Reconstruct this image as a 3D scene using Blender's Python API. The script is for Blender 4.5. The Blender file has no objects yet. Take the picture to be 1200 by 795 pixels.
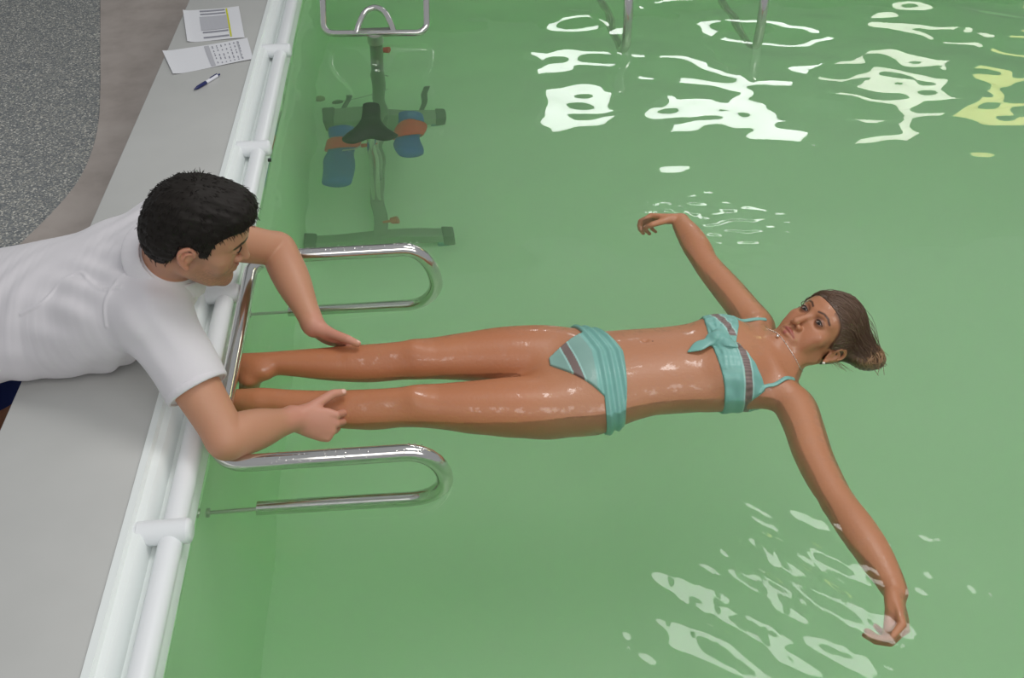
import bpy, bmesh, math, random
import numpy as np
from mathutils import Vector
random.seed(4); RNG = np.random.default_rng(7)
VOX = 0.0020            # surface detail of the two figures, metres
scene = bpy.context.scene
COL = scene.collection
F32 = np.float32

# ------------------------------------------------------------------ materials
def srgb(r, g, b):
    f = lambda c: (c / 255 / 12.92) if c <= 10 else ((c / 255 + .055) / 1.055) ** 2.4
    return (f(r), f(g), f(b), 1)

def mat(name, col=(.5, .5, .5, 1), rough=.5, metal=0., **kw):
    m = bpy.data.materials.new(name); m.use_nodes = True
    b = m.node_tree.nodes['Principled BSDF']
    b.inputs['Base Color'].default_value = col
    b.inputs['Roughness'].default_value = rough
    b.inputs['Metallic'].default_value = metal
    for k, v in kw.items():
        b.inputs[k.replace('_', ' ')].default_value = v
    return m

def nd(m, t, **kw):
    n = m.node_tree.nodes.new(t)
    for k, v in kw.items(): setattr(n, k, v)
    return n

def lk(m, a, b): m.node_tree.links.new(a, b)

def coords(m, scale=1.):
    tc = nd(m, 'ShaderNodeTexCoord')
    return tc.outputs['Object']

def noise(m, scale, detail=3., rough=.55, src=None):
    n = nd(m, 'ShaderNodeTexNoise'); n.inputs['Scale'].default_value = scale
    n.inputs['Detail'].default_value = detail; n.inputs['Roughness'].default_value = rough
    lk(m, src or coords(m), n.inputs['Vector']); return n.outputs['Fac']

def ramp(m, fac, stops):
    r = nd(m, 'ShaderNodeValToRGB'); e = r.color_ramp.elements
    e[0].position, e[0].color = stops[0]; e[1].position, e[1].color = stops[-1]
    for p, c in stops[1:-1]:
        k = e.new(p); k.color = c
    lk(m, fac, r.inputs['Fac']); return r.outputs['Color']

def bump(m, fac, strength, dist=.002):
    b = nd(m, 'ShaderNodeBump'); b.inputs['Strength'].default_value = strength
    b.inputs['Distance'].default_value = dist
    lk(m, fac, b.inputs['Height'])
    lk(m, b.outputs['Normal'], m.node_tree.nodes['Principled BSDF'].inputs['Normal'])

def basecol(m, sock): lk(m, sock, m.node_tree.nodes['Principled BSDF'].inputs['Base Color'])

M = {}
M['grey_top'] = mat('painted grey wall', srgb(181, 181, 178), .45)
basecol(M['grey_top'], ramp(M['grey_top'], noise(M['grey_top'], 2.2, 4), [(.3, srgb(186, 186, 183)), (.7, srgb(196, 196, 193))]))
M['white_plastic'] = mat('white plastic', srgb(236, 238, 240), .32)
M['gutter'] = mat('gutter plastic', srgb(238, 243, 241), .4)
M['green_liner'] = mat('green pool liner', (.36, .60, .33, 1), .6)
basecol(M['green_liner'], ramp(M['green_liner'], noise(M['green_liner'], .9, 3), [(.3, (.60, .85, .56, 1)), (.7, (.63, .87, .59, 1))]))
M['steel'] = mat('polished stainless steel', (.72, .70, .68, 1), .13, 1.)
M['dull_steel'] = mat('brushed steel', (.55, .57, .52, 1), .35, 1.)
M['alu'] = mat('anodised aluminium', (.24, .30, .22, 1), .45, .6)
M['black'] = mat('black rubber', (.012, .012, .012, 1), .5)
M['dark'] = mat('dark plastic', (.03, .035, .03, 1), .5)
M['blue_pad'] = mat('blue foam', srgb(30, 85, 165), .6)
M['red_strap'] = mat('red strap', srgb(205, 35, 40), .6)
M['orange'] = mat('orange plastic', srgb(205, 75, 45), .5)
M['teal_part'] = mat('teal plastic', srgb(30, 125, 130), .5)
M['paper'] = mat('white paper', srgb(228, 228, 232), .7)
M['print'] = mat('grey print', srgb(186, 186, 192), .7)
M['print_dark'] = mat('dark print', srgb(150, 150, 160), .7)
M['yellow'] = mat('yellow highlighter', srgb(205, 205, 40), .7)
M['blue_ink'] = mat('blue ink', srgb(60, 62, 120), .7)
M['pen_white'] = mat('pen white', srgb(232, 232, 240), .3)
M['pen_blue'] = mat('pen blue', srgb(30, 38, 95), .35)
M['window_frame'] = mat('white window frame', srgb(230, 230, 228), .4)
M['hall_wall'] = mat('hall wall plaster', srgb(150, 152, 148), .8)
M['glass'] = mat('window glass', (1, 1, 1, 1), 0, 0, Transmission_Weight=1., IOR=1.45)
M['shorts'] = mat('blue cotton', srgb(28, 50, 120), .8)
M['silver'] = mat('silver chain', (.85, .83, .8, 1), .15, 1.)
M['pearl'] = mat('pearl', srgb(240, 236, 228), .15)
M['lash'] = mat('dark lashes', (.012, .009, .007, 1), .6)
M['drop'] = mat('water drop', (1, 1, 1, 1), 0, 0, Transmission_Weight=1., IOR=1.333)

# concrete band
m = M['concrete'] = mat('brown grey concrete', srgb(138, 128, 122), .75)
basecol(m, ramp(m, noise(m, 5, 6, .6), [(.28, srgb(168, 157, 150)), (.55, srgb(186, 175, 168)), (.72, srgb(192, 182, 175)), (.8, srgb(206, 199, 192))]))
bump(m, noise(m, 60, 3), .15)
# pebble-dashed floor
m = M['pebble'] = mat('washed pebble floor', srgb(120, 122, 122), .6)
v = nd(m, 'ShaderNodeTexVoronoi'); v.inputs['Scale'].default_value = 170
lk(m, coords(m), v.inputs['Vector'])
sx = nd(m, 'ShaderNodeSeparateColor'); lk(m, v.outputs['Color'], sx.inputs['Color'])
basecol(m, ramp(m, sx.outputs['Red'], [(0., srgb(112, 115, 118)), (.4, srgb(140, 143, 144)), (.7, srgb(158, 158, 155)), (.86, srgb(186, 182, 172)), (.97, srgb(235, 232, 222))]))
bump(m, v.outputs['Distance'], .6, .004)

# fabrics
def weave(m, scale, s):
    w = nd(m, 'ShaderNodeTexWave'); w.inputs['Scale'].default_value = scale
    lk(m, coords(m), w.inputs['Vector']); bump(m, w.outputs['Fac'], s, .0006)
M['shirt'] = mat('white polo jersey', srgb(220, 216, 220), .85, Sheen_Weight=.15)
bump(M['shirt'], noise(M['shirt'], 300, 2), .1, .0008)

def vcol_mat(name, rough, **kw):
    m = mat(name, (1, 1, 1, 1), rough, 0., **kw)
    a = nd(m, 'ShaderNodeVertexColor'); a.layer_name = 'Col'
    basecol(m, a.outputs['Color']); return m
M['skin_man'] = vcol_mat('skin of the man', .5, Subsurface_Weight=.06, Subsurface_Scale=.01)
M['skin_woman'] = vcol_mat('wet tanned skin', .46, Coat_Weight=.12, Coat_Roughness=.09)
bump(M['skin_woman'], noise(M['skin_woman'], 120, 4), .22, .003)
bump(M['skin_man'], noise(M['skin_man'], 260, 3), .12, .0015)
rr = ramp(M['skin_woman'], noise(M['skin_woman'], 34, 5, .7), [(.53, (.02, .02, .02, 1)), (.62, (.75, .75, .75, 1))])
lk(M['skin_woman'], rr, M['skin_woman'].node_tree.nodes['Principled BSDF'].inputs['Coat Weight'])
M['bikini'] = vcol_mat('wet teal cloth', .45, Coat_Weight=.1)
bump(M['bikini'], noise(M['bikini'], 500, 2), .15, .001)
M['eye'] = vcol_mat('eyeball', .08)
M['hair_dark'] = mat('short black brown hair', (.014, .011, .009, 1), .6, Specular_IOR_Level=.22)
M['hair_brown'] = vcol_mat('wet brown hair', .42)

# water: clear green water, closed volume
w = M['water'] = bpy.data.materials.new('pool water'); w.use_nodes = True
nt = w.node_tree; nt.nodes.clear()
out = nt.nodes.new('ShaderNodeOutputMaterial'); g = nt.nodes.new('ShaderNodeBsdfGlass')
g.inputs['IOR'].default_value = 1.333; g.inputs['Roughness'].default_value = 0.
va = nt.nodes.new('ShaderNodeVolumeAbsorption')
va.inputs['Color'].default_value = (.55, .95, .55, 1); va.inputs['Density'].default_value = .15
vsc = nt.nodes.new('ShaderNodeVolumeScatter'); vsc.inputs['Density'].default_value = .38
vsc.inputs['Color'].default_value = (.84, 1, .82, 1); vsc.inputs['Anisotropy'].default_value = .3
add = nt.nodes.new('ShaderNodeAddShader'); nt.links.new(va.outputs[0], add.inputs[0]); nt.links.new(vsc.outputs[0], add.inputs[1])
nt.links.new(g.outputs[0], out.inputs['Surface']); nt.links.new(add.outputs[0], out.inputs['Volume'])

# ------------------------------------------------------------------ object helpers
def link(o, parent=None):
    COL.objects.link(o)
    if parent: o.parent = parent
    return o

def obj(name, bm, m, parent=None, smooth=True):
    me = bpy.data.meshes.new(name); bm.normal_update(); bm.to_mesh(me); bm.free()
    for mm in (m if isinstance(m, (list, tuple)) else [m]): me.materials.append(mm)
    if smooth:
        me.polygons.foreach_set('use_smooth', [True] * len(me.polygons))
        try: me.set_sharp_from_angle(angle=math.radians(42))
        except Exception: pass
    o = bpy.data.objects.new(name, me); link(o, parent)
    if parent: o.matrix_parent_inverse = Mi(parent)
    return o

def Mi(p):
    from mathutils import Matrix
    return (Matrix.Translation(p.location) @ p.rotation_euler.to_matrix().to_4x4()).inverted()

def tag(o, label, cat, group=None, kind=None):
    o['label'] = label; o['category'] = cat
    if group: o['group'] = group
    if kind: o['kind'] = kind
    return o

def struct(o): o['kind'] = 'structure'; return o

def thing(name, label, cat, loc, group=None):
    o = bpy.data.objects.new(name, None); o.location = loc; o.empty_display_size = .05
    link(o); return tag(o, label, cat, group)

def box(bm, x0, x1, y0, y1, z0, z1, bev=0., mi=0):
    vs = [bm.verts.new((x, y, z)) for x in (x0, x1) for y in (y0, y1) for z in (z0, z1)]
    fs = [bm.faces.new([vs[i] for i in q]) for q in ((0, 1, 3, 2), (4, 6, 7, 5), (0, 4, 5, 1), (2, 3, 7, 6), (0, 2, 6, 4), (1, 5, 7, 3))]
    for f in fs: f.material_index = mi
    if bev:
        es = {e for f in fs for e in f.edges}
        bmesh.ops.bevel(bm, geom=list(es), offset=bev, segments=3, affect='EDGES', profile=.6)

def nrm(v):
    v = np.asarray(v, float); return v / (np.linalg.norm(v) + 1e-12)

def fillet(pts, r, n=7):
    pts = [np.asarray(p, float) for p in pts]; rr = r if isinstance(r, (list, tuple)) else [r] * len(pts)
    out = [pts[0]]
    for i in range(1, len(pts) - 1):
        a, b, c = pts[i - 1], pts[i], pts[i + 1]
        u, v = nrm(a - b), nrm(c - b); ang = math.acos(max(-1, min(1, u @ v)))
        d = min(rr[i] / math.tan(ang / 2), .49999 * np.linalg.norm(a - b), .49999 * np.linalg.norm(c - b)) if ang < 3.1 else 0
        if d < 1e-5: out.append(b); continue
        R_ = d * math.tan(ang / 2); ctr = b + nrm(u + v) * (R_ / math.sin(ang / 2))
        p0, p1 = b + u * d, b + v * d; e0, e1 = nrm(p0 - ctr), nrm(p1 - ctr)
        tot = math.acos(max(-1, min(1, e0 @ e1)))
        for k in range(n + 1):
            t = k / n
            out.append(ctr + R_ * (math.sin((1 - t) * tot) * e0 + math.sin(t * tot) * e1) / math.sin(tot))
    out.append(pts[-1]); return out

def catmull(P, n):
    P = np.asarray(P, float); Q = np.vstack([2 * P[0] - P[1], P, 2 * P[-1] - P[-2]]); o = []
    for i in range(1, len(Q) - 2):
        for k in range(n):
            t = k / n; a, b, c, d = Q[i - 1], Q[i], Q[i + 1], Q[i + 2]
            o.append(.5 * (2 * b + (c - a) * t + (2 * a - 5 * b + 4 * c - d) * t * t + (3 * b - a - 3 * c + d) * t ** 3))
    o.append(P[-1]); return np.array(o)

def tube(bm, pts, r, n=14, cap=True, flat=None, mi=0):
    """sweep a circle (radius r, or one per point; flat = (axis, factor) squeezes it)"""
    pts = [np.asarray(p, float) for p in pts]; k = len(pts)
    rs = r if hasattr(r, '__len__') else [r] * k
    T = [nrm(pts[min(i + 1, k - 1)] - pts[max(i - 1, 0)]) for i in range(k)]
    ref = np.array([0, 0, 1.]) if abs(T[0][2]) < .9 else np.array([1., 0, 0])
    u = nrm(np.cross(T[0], ref)); rings = []
    for i in range(k):
        u = nrm(u - T[i] * (u @ T[i])); v = np.cross(T[i], u)
        ring = []
        for j in range(n):
            a = 2 * math.pi * j / n; d = u * math.cos(a) + v * math.sin(a)
            if flat is not None: d = d - np.asarray(flat[0]) * (d @ np.asarray(flat[0])) * (1 - flat[1])
            ring.append(bm.verts.new(pts[i] + d * rs[i]))
        rings.append(ring)
    for a, b in zip(rings, rings[1:]):
        for j in range(n):
            f = bm.faces.new((a[j], a[(j + 1) % n], b[(j + 1) % n], b[j])); f.material_index = mi
    if cap:
        f = bm.faces.new(rings[0][::-1]); f.material_index = mi
        f = bm.faces.new(rings[-1]); f.material_index = mi

def prism(bm, pts, z0, z1):
    lo = [bm.verts.new((p[0], p[1], z0)) for p in pts]; hi = [bm.verts.new((p[0], p[1], z1)) for p in pts]
    n = len(pts); bm.faces.new(hi); bm.faces.new(lo[::-1])
    for i in range(n): bm.faces.new((lo[i], lo[(i + 1) % n], hi[(i + 1) % n], hi[i]))
    bmesh.ops.recalc_face_normals(bm, faces=bm.faces[:])

def ball(bm, c, r, seg=12, ring=8):
    from mathutils import Matrix
    rr = r if hasattr(r, '__len__') else (r, r, r)
    bmesh.ops.create_uvsphere(bm, u_segments=seg, v_segments=ring, radius=1, matrix=Matrix.Translation(Vector(c)) @ Matrix.Diagonal((*rr, 1)))

# ------------------------------------------------------------------ implicit bodies
class Body:
    def __init__(s): s.p = []
    def ell(s, c, r, k=.01, R=None, op='u'):
        c = np.array(c, F32); r = np.array(r, F32); Rm = np.eye(3, dtype=F32) if R is None else np.array(R, F32)
        e = np.abs(Rm) @ r
        s.p.append(dict(t='e', c=c, r=r, R=Rm, k=k, op=op, lo=[c - e], hi=[c + e])); return s
    def chain(s, c, a, b=None, U=None, k=.01, op='u', n=0):
        """c points, a half width along U, b half depth, frames per point (or one U); n = spline steps"""
        c = np.array(c, float); m_ = len(c)
        a = np.broadcast_to(np.array(a, float), (m_,)); b = a if b is None else np.broadcast_to(np.array(b, float), (m_,))
        if U is None: U = [0, 0, 1]
        U = np.broadcast_to(np.array(U, float), (m_, 3))
        if n:
            D = catmull(np.hstack([c, a[:, None], b[:, None], U]), n); c, a, b, U = D[:, :3], D[:, 3], D[:, 4], D[:, 5:]
        segs = []; lo = []; hi = []
        for i in range(len(c) - 1):
            ax = c[i + 1] - c[i]; L = np.linalg.norm(ax)
            if L < 1e-6: continue
            W = ax / L; u = (U[i] + U[i + 1]); u = u - W * (u @ W)
            if np.linalg.norm(u) < 1e-4: u = np.cross(W, [.3, .5, .8])
            u = nrm(u); v = np.cross(W, u)
            rd = abs(a[i] - b[i]) < 1e-6 and abs(a[i + 1] - b[i + 1]) < 1e-6
            segs.append((c[i].astype(F32), ax.astype(F32), F32(L * L), u.astype(F32), v.astype(F32), W.astype(F32), F32(a[i]), F32(a[i + 1]), F32(b[i]), F32(b[i + 1]), rd))
            q = max(a[i], a[i + 1], b[i], b[i + 1])
            lo.append(np.minimum(c[i], c[i + 1]) - q); hi.append(np.maximum(c[i], c[i + 1]) + q)
        s.p.append(dict(t='c', s=segs, k=k, op=op, lo=lo, hi=hi)); return s
    def fn(s, f, k=.003, op='i'):
        s.p.append(dict(t='f', f=f, k=k, op=op, lo=None, hi=None)); return s
    def bbox(s):
        lo = np.min([l for p in s.p if p['op'] == 'u' for l in p['lo']], 0); hi = np.max([h for p in s.p if p['op'] == 'u' for h in p['hi']], 0)
        return lo, hi
    def eval(s, P, lo=None, hi=None):
        P = P.astype(F32); d = np.full(len(P), .2, F32)
        for p in s.p:
            mg = p['k'] + .035
            if p['t'] == 'f': e = p['f'](P, d)
            else:
                if lo is not None:
                    act = [i for i in range(len(p['lo'])) if np.all(p['lo'][i] - mg < hi) and np.all(p['hi'][i] + mg > lo)]
                    if not act: continue
                else: act = range(len(p['lo']))
                if p['t'] == 'e':
                    q = (P - p['c']) @ p['R']; s0 = np.sqrt(((q / p['r']) ** 2).sum(1) + 1e-12)
                    s1 = np.sqrt(((q / p['r'] ** 2) ** 2).sum(1) + 1e-12 / p['r'].min() ** 2); e = s0 * (s0 - 1) / s1
                else:
                    e = None
                    for i in act:
                        c0, ax, L2, u, v, W, a0, a1, b0, b1, rd = p['s'][i]
                        D = P - c0; t = np.clip((D @ ax) / L2, 0, 1); D = D - t[:, None] * ax
                        if rd: f = np.sqrt((D * D).sum(1)) - (a0 + t * (a1 - a0))
                        else:
                            aa = a0 + t * (a1 - a0); bb = b0 + t * (b1 - b0); cc = np.minimum(aa, bb)
                            x, y, z = D @ u, D @ v, D @ W
                            s0 = np.sqrt((x / aa) ** 2 + (y / bb) ** 2 + (z / cc) ** 2 + 1e-12)
                            s1 = np.sqrt((x / aa ** 2) ** 2 + (y / bb ** 2) ** 2 + (z / cc ** 2) ** 2 + 1e-12 / cc ** 2)
                            f = s0 * (s0 - 1) / s1
                        e = f if e is None else np.minimum(e, f)
            k = p['k']
            if p['op'] == 'r': d = e.astype(F32); continue
            if p['op'] == 'u':
                h = np.maximum(k - np.abs(d - e), 0) / k; d = np.minimum(d, e) - h * h * k * .25
            else:
                if p['op'] == 's': e = -e
                h = np.maximum(k - np.abs(d - e), 0) / k; d = np.maximum(d, e) + h * h * k * .25
        return d
    def mesh(s, h, pad=.02, B=26, smooth=1, soft=None):
        lo, hi = s.bbox(); lo = lo - pad; hi = hi + pad; N = np.ceil((hi - lo) / h).astype(int) + 1; N = ((N + B - 1) // B) * B
        AL = np.array([l for p in s.p if p['op'] == 'u' for l in p['lo']]) - pad; AH = np.array([l for p in s.p if p['op'] == 'u' for l in p['hi']]) + pad
        NY, NZ = int(N[1]) + 2, int(N[2]) + 2
        gid = lambda i, j, k: ((i + 1).astype(np.int64) * NY + (j + 1)) * NZ + (k + 1)
        ids = []; vs = []; quads = []
        loc = np.stack(np.meshgrid(*[np.arange(B + 1)] * 3, indexing='ij'), -1).reshape(-1, 3)
        co = np.stack(np.meshgrid(*[np.array([0, .25, .5, .75, 1]) * B * h] * 3, indexing='ij'), -1).reshape(-1, 3)
        for bi in range(0, N[0], B):
            for bj in range(0, N[1], B):
                for bk in range(0, N[2], B):
                    o = np.array([bi, bj, bk]); p0 = lo + o * h; p1 = p0 + B * h
                    if not np.any(np.all(AL < p1, 1) & np.all(AH > p0, 1)): continue
                    c = s.eval(p0 + co, p0, p1); lim = B * h * .30
                    if c.min() > lim or c.max() < -lim * 1.2: continue
                    Fv = s.eval(p0 + loc * h, p0, p1).reshape((B + 1,) * 3); S = Fv < 0
                    if S.all() or not S.any(): continue
                    cnt = sum(S[x:B + x, y:B + y, z:B + z].astype(np.int8) for x in (0, 1) for y in (0, 1) for z in (0, 1))
                    I, J, K = np.nonzero((cnt > 0) & (cnt < 8))
                    acc = np.zeros((len(I), 3)); n_ = np.zeros(len(I))
                    cor = {(x, y, z): Fv[I + x, J + y, K + z] for x in (0, 1) for y in (0, 1) for z in (0, 1)}
                    for ax in range(3):
                        for q in ((0, 0), (0, 1), (1, 0), (1, 1)):
                            A = list(q); A.insert(ax, 0); Bq = list(q); Bq.insert(ax, 1)
                            fa, fb = cor[tuple(A)], cor[tuple(Bq)]; cr = (fa < 0) != (fb < 0)
                            t = np.where(cr, fa / np.where(cr, fa - fb, 1), 0)
                            for d in range(3): acc[:, d] += np.where(cr, (t if d == ax else A[d]), 0)
                            n_ += cr
                    vs.append(p0 + (np.stack([I, J, K], 1) + acc / n_[:, None]) * h); ids.append(gid(I + bi, J + bj, K + bk))
                    for ax in range(3):
                        sl0 = [slice(0, B)] * 3; sl1 = [slice(0, B)] * 3; sl1[ax] = slice(1, B + 1)
                        s0, s1 = S[tuple(sl0)], S[tuple(sl1)]
                        G = np.stack(np.nonzero(s0 != s1), 1)
                        if not len(G): continue
                        fl = s0[G[:, 0], G[:, 1], G[:, 2]]; G = G + o
                        b_, c_ = (ax + 1) % 3, (ax + 2) % 3
                        q = []
                        for db, dc in ((-1, -1), (0, -1), (0, 0), (-1, 0)):
                            g_ = G.copy(); g_[:, b_] += db; g_[:, c_] += dc; q.append(gid(g_[:, 0], g_[:, 1], g_[:, 2]))
                        q = np.stack(q, 1); q[~fl] = q[~fl][:, ::-1]; quads.append(q)
        ids = np.concatenate(ids); V = np.concatenate(vs); Q = np.concatenate(quads)
        od = np.argsort(ids); ids = ids[od]; V = V[od]
        X = np.clip(np.searchsorted(ids, Q), 0, len(ids) - 1); Q = X[(ids[X] == Q).all(1)]
        sw = None if soft is None else soft(V)[:, None]
        for it in range(smooth if soft is None else 14):
            a = np.concatenate([Q[:, 0], Q[:, 1], Q[:, 2], Q[:, 3]]); b = np.concatenate([Q[:, 1], Q[:, 2], Q[:, 3], Q[:, 0]])
            n_ = np.bincount(a, minlength=len(V)) + np.bincount(b, minlength=len(V))
            acc = np.stack([np.bincount(a, V[b, d], len(V)) + np.bincount(b, V[a, d], len(V)) for d in range(3)], 1)
            V = V + .5 * (acc / np.maximum(n_, 1)[:, None] - V) * (n_ > 0)[:, None] * (1 if sw is None or it < smooth else sw)
        return V, Q

def np_obj(name, V, Q, m, parent=None, col=None, base=None):
    me = bpy.data.meshes.new(name); k = Q.shape[1]
    V = V - (np.zeros(3) if base is None else np.asarray(base))
    me.vertices.add(len(V)); me.vertices.foreach_set('co', V.astype(F32).ravel())
    me.loops.add(Q.size); me.loops.foreach_set('vertex_index', Q.astype(np.int32).ravel())
    me.polygons.add(len(Q)); me.polygons.foreach_set('loop_start', (np.arange(len(Q)) * k).astype(np.int32))
    me.polygons.foreach_set('use_smooth', np.ones(len(Q), bool)); me.update(calc_edges=True)
    if col is not None:
        a = me.color_attributes.new('Col', 'FLOAT_COLOR', 'POINT')
        a.data.foreach_set('color', np.hstack([col, np.ones((len(V), 1))]).astype(F32).ravel())
    me.materials.append(m)
    o = bpy.data.objects.new(name, me); link(o, parent)
    if base is not None and parent is None: o.location = base
    return o

def fbm(P, sc, seed=0, n=4):
    r = np.random.default_rng(seed); o = np.zeros(len(P)); a = 1.
    for i in range(n):
        for _ in range(3):
            k = r.normal(size=3); k = k / np.linalg.norm(k) * sc; o += a * np.sin(P @ k + r.uniform(0, 6.28) + 1.3 * np.sin(P @ (k[[1, 2, 0]] * .7) + r.uniform(0, 6)))
        sc *= 1.9; a *= .55
    return o / 3.5

def sstep(x, a, b):
    t = np.clip((x - a) / (b - a), 0, 1); return t * t * (3 - 2 * t)

def lin(*c): return np.array(srgb(*c)[:3])

# head: local axes x = person's right, y = forward, z = up; s scales it, f = 1 for the woman
class Head:
    def __init__(h, pos, R, s=1., female=False):
        h.o = np.array(pos, float); h.R = np.array(R, float).T; h.s = s; h.f = female
    def w(h, p): return h.o + h.s * (np.asarray(p, float) @ h.R.T)
    def l(h, P): return ((P - h.o) @ h.R) / h.s
    def prims(h, B):
        w, s, f = h.w, h.s, h.f
        E = lambda c, r, k, op='u', rot=None: B.ell(w(c), np.array(r) * s, k * s, h.R if rot is None else h.R @ rot, op)
        C = lambda pts, r, k, op='u', b=None, U=(0, 0, 1), n=0: B.chain([w(p) for p in pts], np.array(r) * s, None if b is None else np.array(b) * s, h.R @ np.array(U, float), k * s, op, n)
        E((0, -.008, .045), (.0735, .098, .084), .01)
        E((0, .034, .050), (.062, .056, .055), .03)
        E((0, .030, -.022), (.056, .058, .078), .03)
        jw = .044 if f else .051
        for x in (-1, 1):
            C([(x * jw, .002, -.052), (x * .034, .050, -.083), (x * .012, .078, -.096)], [.017, .015, .013] if f else [.020, .018, .015], .025)
            E((x * .045, .056, -.008), (.022, .019, .017), .022)
            E((x * .036, .060, -.034), (.020, .018, .026), .022)
        E((0, .080, -.094), (.017 if f else .022, .014, .014), .018)
        E((0, .038, -.070), (.040, .045, .024), .02)
        br = .0065 if f else .0095
        for x in (-1, 1): C([(x * .044, .066, .036), (x * .028, .080, .038), (x * .010, .085, .033)], br, .016)
        for x in (-1, 1): E((x * .031, .096, .016), (.019, .017, .012), .012, 's')
        C([(0, .083, .026), (0, .093, .006), (0, .104, -.018), (0, .107, -.024)], [.0075, .0075, .009, .0095] if f else [.009, .009, .0105, .011], .010)
        for x in (-1, 1): E((x * .0125, .093, -.029), (.0085, .010, .0075), .006)
        for x in (-1, 1): E((x * .0065, .102, -.037), (.0038, .006, .0035), .003, 's')
        for x in (-1, 1):
            E((x * .031, .0745, .0175), (.0165, .0158, .0150), .004)
            E((x * .031, .094, .0170), (.0135, .012,   .0047 if f else .0042), .002, 's')
        E((0, .080, -.056), (.028, .016, .022), .014)
        C([(-.023, .084, -.055), (-.012, .0935, -.0525), (-.004, .0975, -.050), (0, .0968, -.0512), (.004, .0975, -.050), (.012, .0935, -.0525), (.023, .084, -.055)], [.002, .0038, .0044, .0042, .0044, .0038, .002], .004, n=3)
        C([(-.021, .084, -.0575), (-.010, .0935, -.0615), (0, .0958, -.0625), (.010, .0935, -.0615), (.021, .084, -.0575)], [.002, .0048, .0054, .0048, .002], .004, n=3)
        C([(-.024, .090, -.056), (-.012, .0995, -.0565), (0, .1025, -.0562), (.012, .0995, -.0565), (.024, .090, -.056)], .0017, .002, 's', n=2)
        for x in (-1, 1):
            a = math.radians(18) * x; rot = np.array([[math.cos(a), -math.sin(a), 0], [math.sin(a), math.cos(a), 0], [0, 0, 1]])
            E((x * .0745, -.012, -.002), (.0055, .017, .029), .008, rot=rot)
            C([(x * .076, .003, .004), (x * .080, .002, .020), (x * .083, -.010, .029), (x * .086, -.024, .020), (x * .085, -.026, .002), (x * .081, -.016, -.018), (x * .077, -.004, -.030)], [.0035, .0042, .0045, .0045, .004, .0042, .0055], .004, n=3)
            C([(x * .079, -.004, .013), (x * .083, -.014, .010), (x * .082, -.016, -.006), (x * .079, -.008, -.016)], .003, .004, n=2)
            E((x * .084, -.005, -.002), (.007, .007, .011), .004, 's')
    lipU = [(-.023, .084, -.055), (-.004, .099, -.050), (.004, .099, -.050), (.023, .084, -.055)]
    lipL = [(-.021, .084, -.0575), (0, .098, -.0625), (.021, .084, -.0575)]
    def brow(h, x): return [(x * .050, .064, .034), (x * .040, .074, .0405), (x * .026, .086, .041), (x * .012, .092, .035)]
    def eyes(h, parent, iris, gaze):
        for x in (-1, 1):
            c = w = h.w((x * .031, .0745, .0175)); r = .0128 * h.s; g_ = nrm(h.R @ nrm(gaze))
            bm = bmesh.new(); bmesh.ops.create_uvsphere(bm, u_segments=48, v_segments=32, radius=r)
            V = np.array([v.co[:] for v in bm.verts]); Q = [[v.index for v in f.verts] for f in bm.faces]
            me = bpy.data.meshes.new('eye'); bm.to_mesh(me); bm.free()
            ang = np.degrees(np.arccos(np.clip((V / r) @ g_, -1, 1)))
            colr = np.where((ang < 12)[:, None], [.004] * 3, np.where((ang < 28)[:, None], lin(*iris), lin(208, 196, 188)))
            a = me.color_attributes.new('Col', 'FLOAT_COLOR', 'POINT')
            a.data.foreach_set('color', np.hstack([colr, np.ones((len(V), 1))]).astype(F32).ravel())
            me.materials.append(M['eye']); me.polygons.foreach_set('use_smooth', [True] * len(me.polygons))
            o = bpy.data.objects.new('eye', me); link(o, parent); o.location = c - np.array(parent.location)
    def lashes(h, parent):
        for x in (-1, 1):
            for up in (1, -1):
                bm = bmesh.new(); pts = []
                for t in np.linspace(-1, 1, 9):
                    q = np.array([x * .031 + t * .0138, 0, .0172 + up * (.0047 if h.f else .0042) * (1 - t * t)])
                    d2 = .0157 ** 2 - (q[0] - x * .031) ** 2 - (q[2] - .0175) ** 2
                    q[1] = .0745 + math.sqrt(max(d2, 1e-6)) + .0008; pts.append(h.w(q) - np.array(parent.location))
                tube(bm, pts, [(.0017 if up > 0 else .0009) * (1 - .6 * abs(t)) for t in np.linspace(-1, 1, 9)], 6)
                child('upper_lash' if up > 0 else 'lower_lash', bm, M['lash'], parent)

def child(name, bm, m, parent):
    """mesh already given in the parent's local coordinates"""
    me = bpy.data.meshes.new(name); bm.normal_update(); bm.to_mesh(me); bm.free(); me.materials.append(m)
    me.polygons.foreach_set('use_smooth', [True] * len(me.polygons))
    o = bpy.data.objects.new(name, me); link(o, parent); return o

def dist_poly(P, pts):
    d = np.full(len(P), 9.)
    pts = [np.asarray(p, float) for p in pts]
    for a, b in zip(pts, pts[1:]):
        ab = b - a; t = np.clip(((P - a) @ ab) / (ab @ ab), 0, 1); d = np.minimum(d, np.linalg.norm(P - a - t[:, None] * ab, axis=1))
    return d

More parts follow.
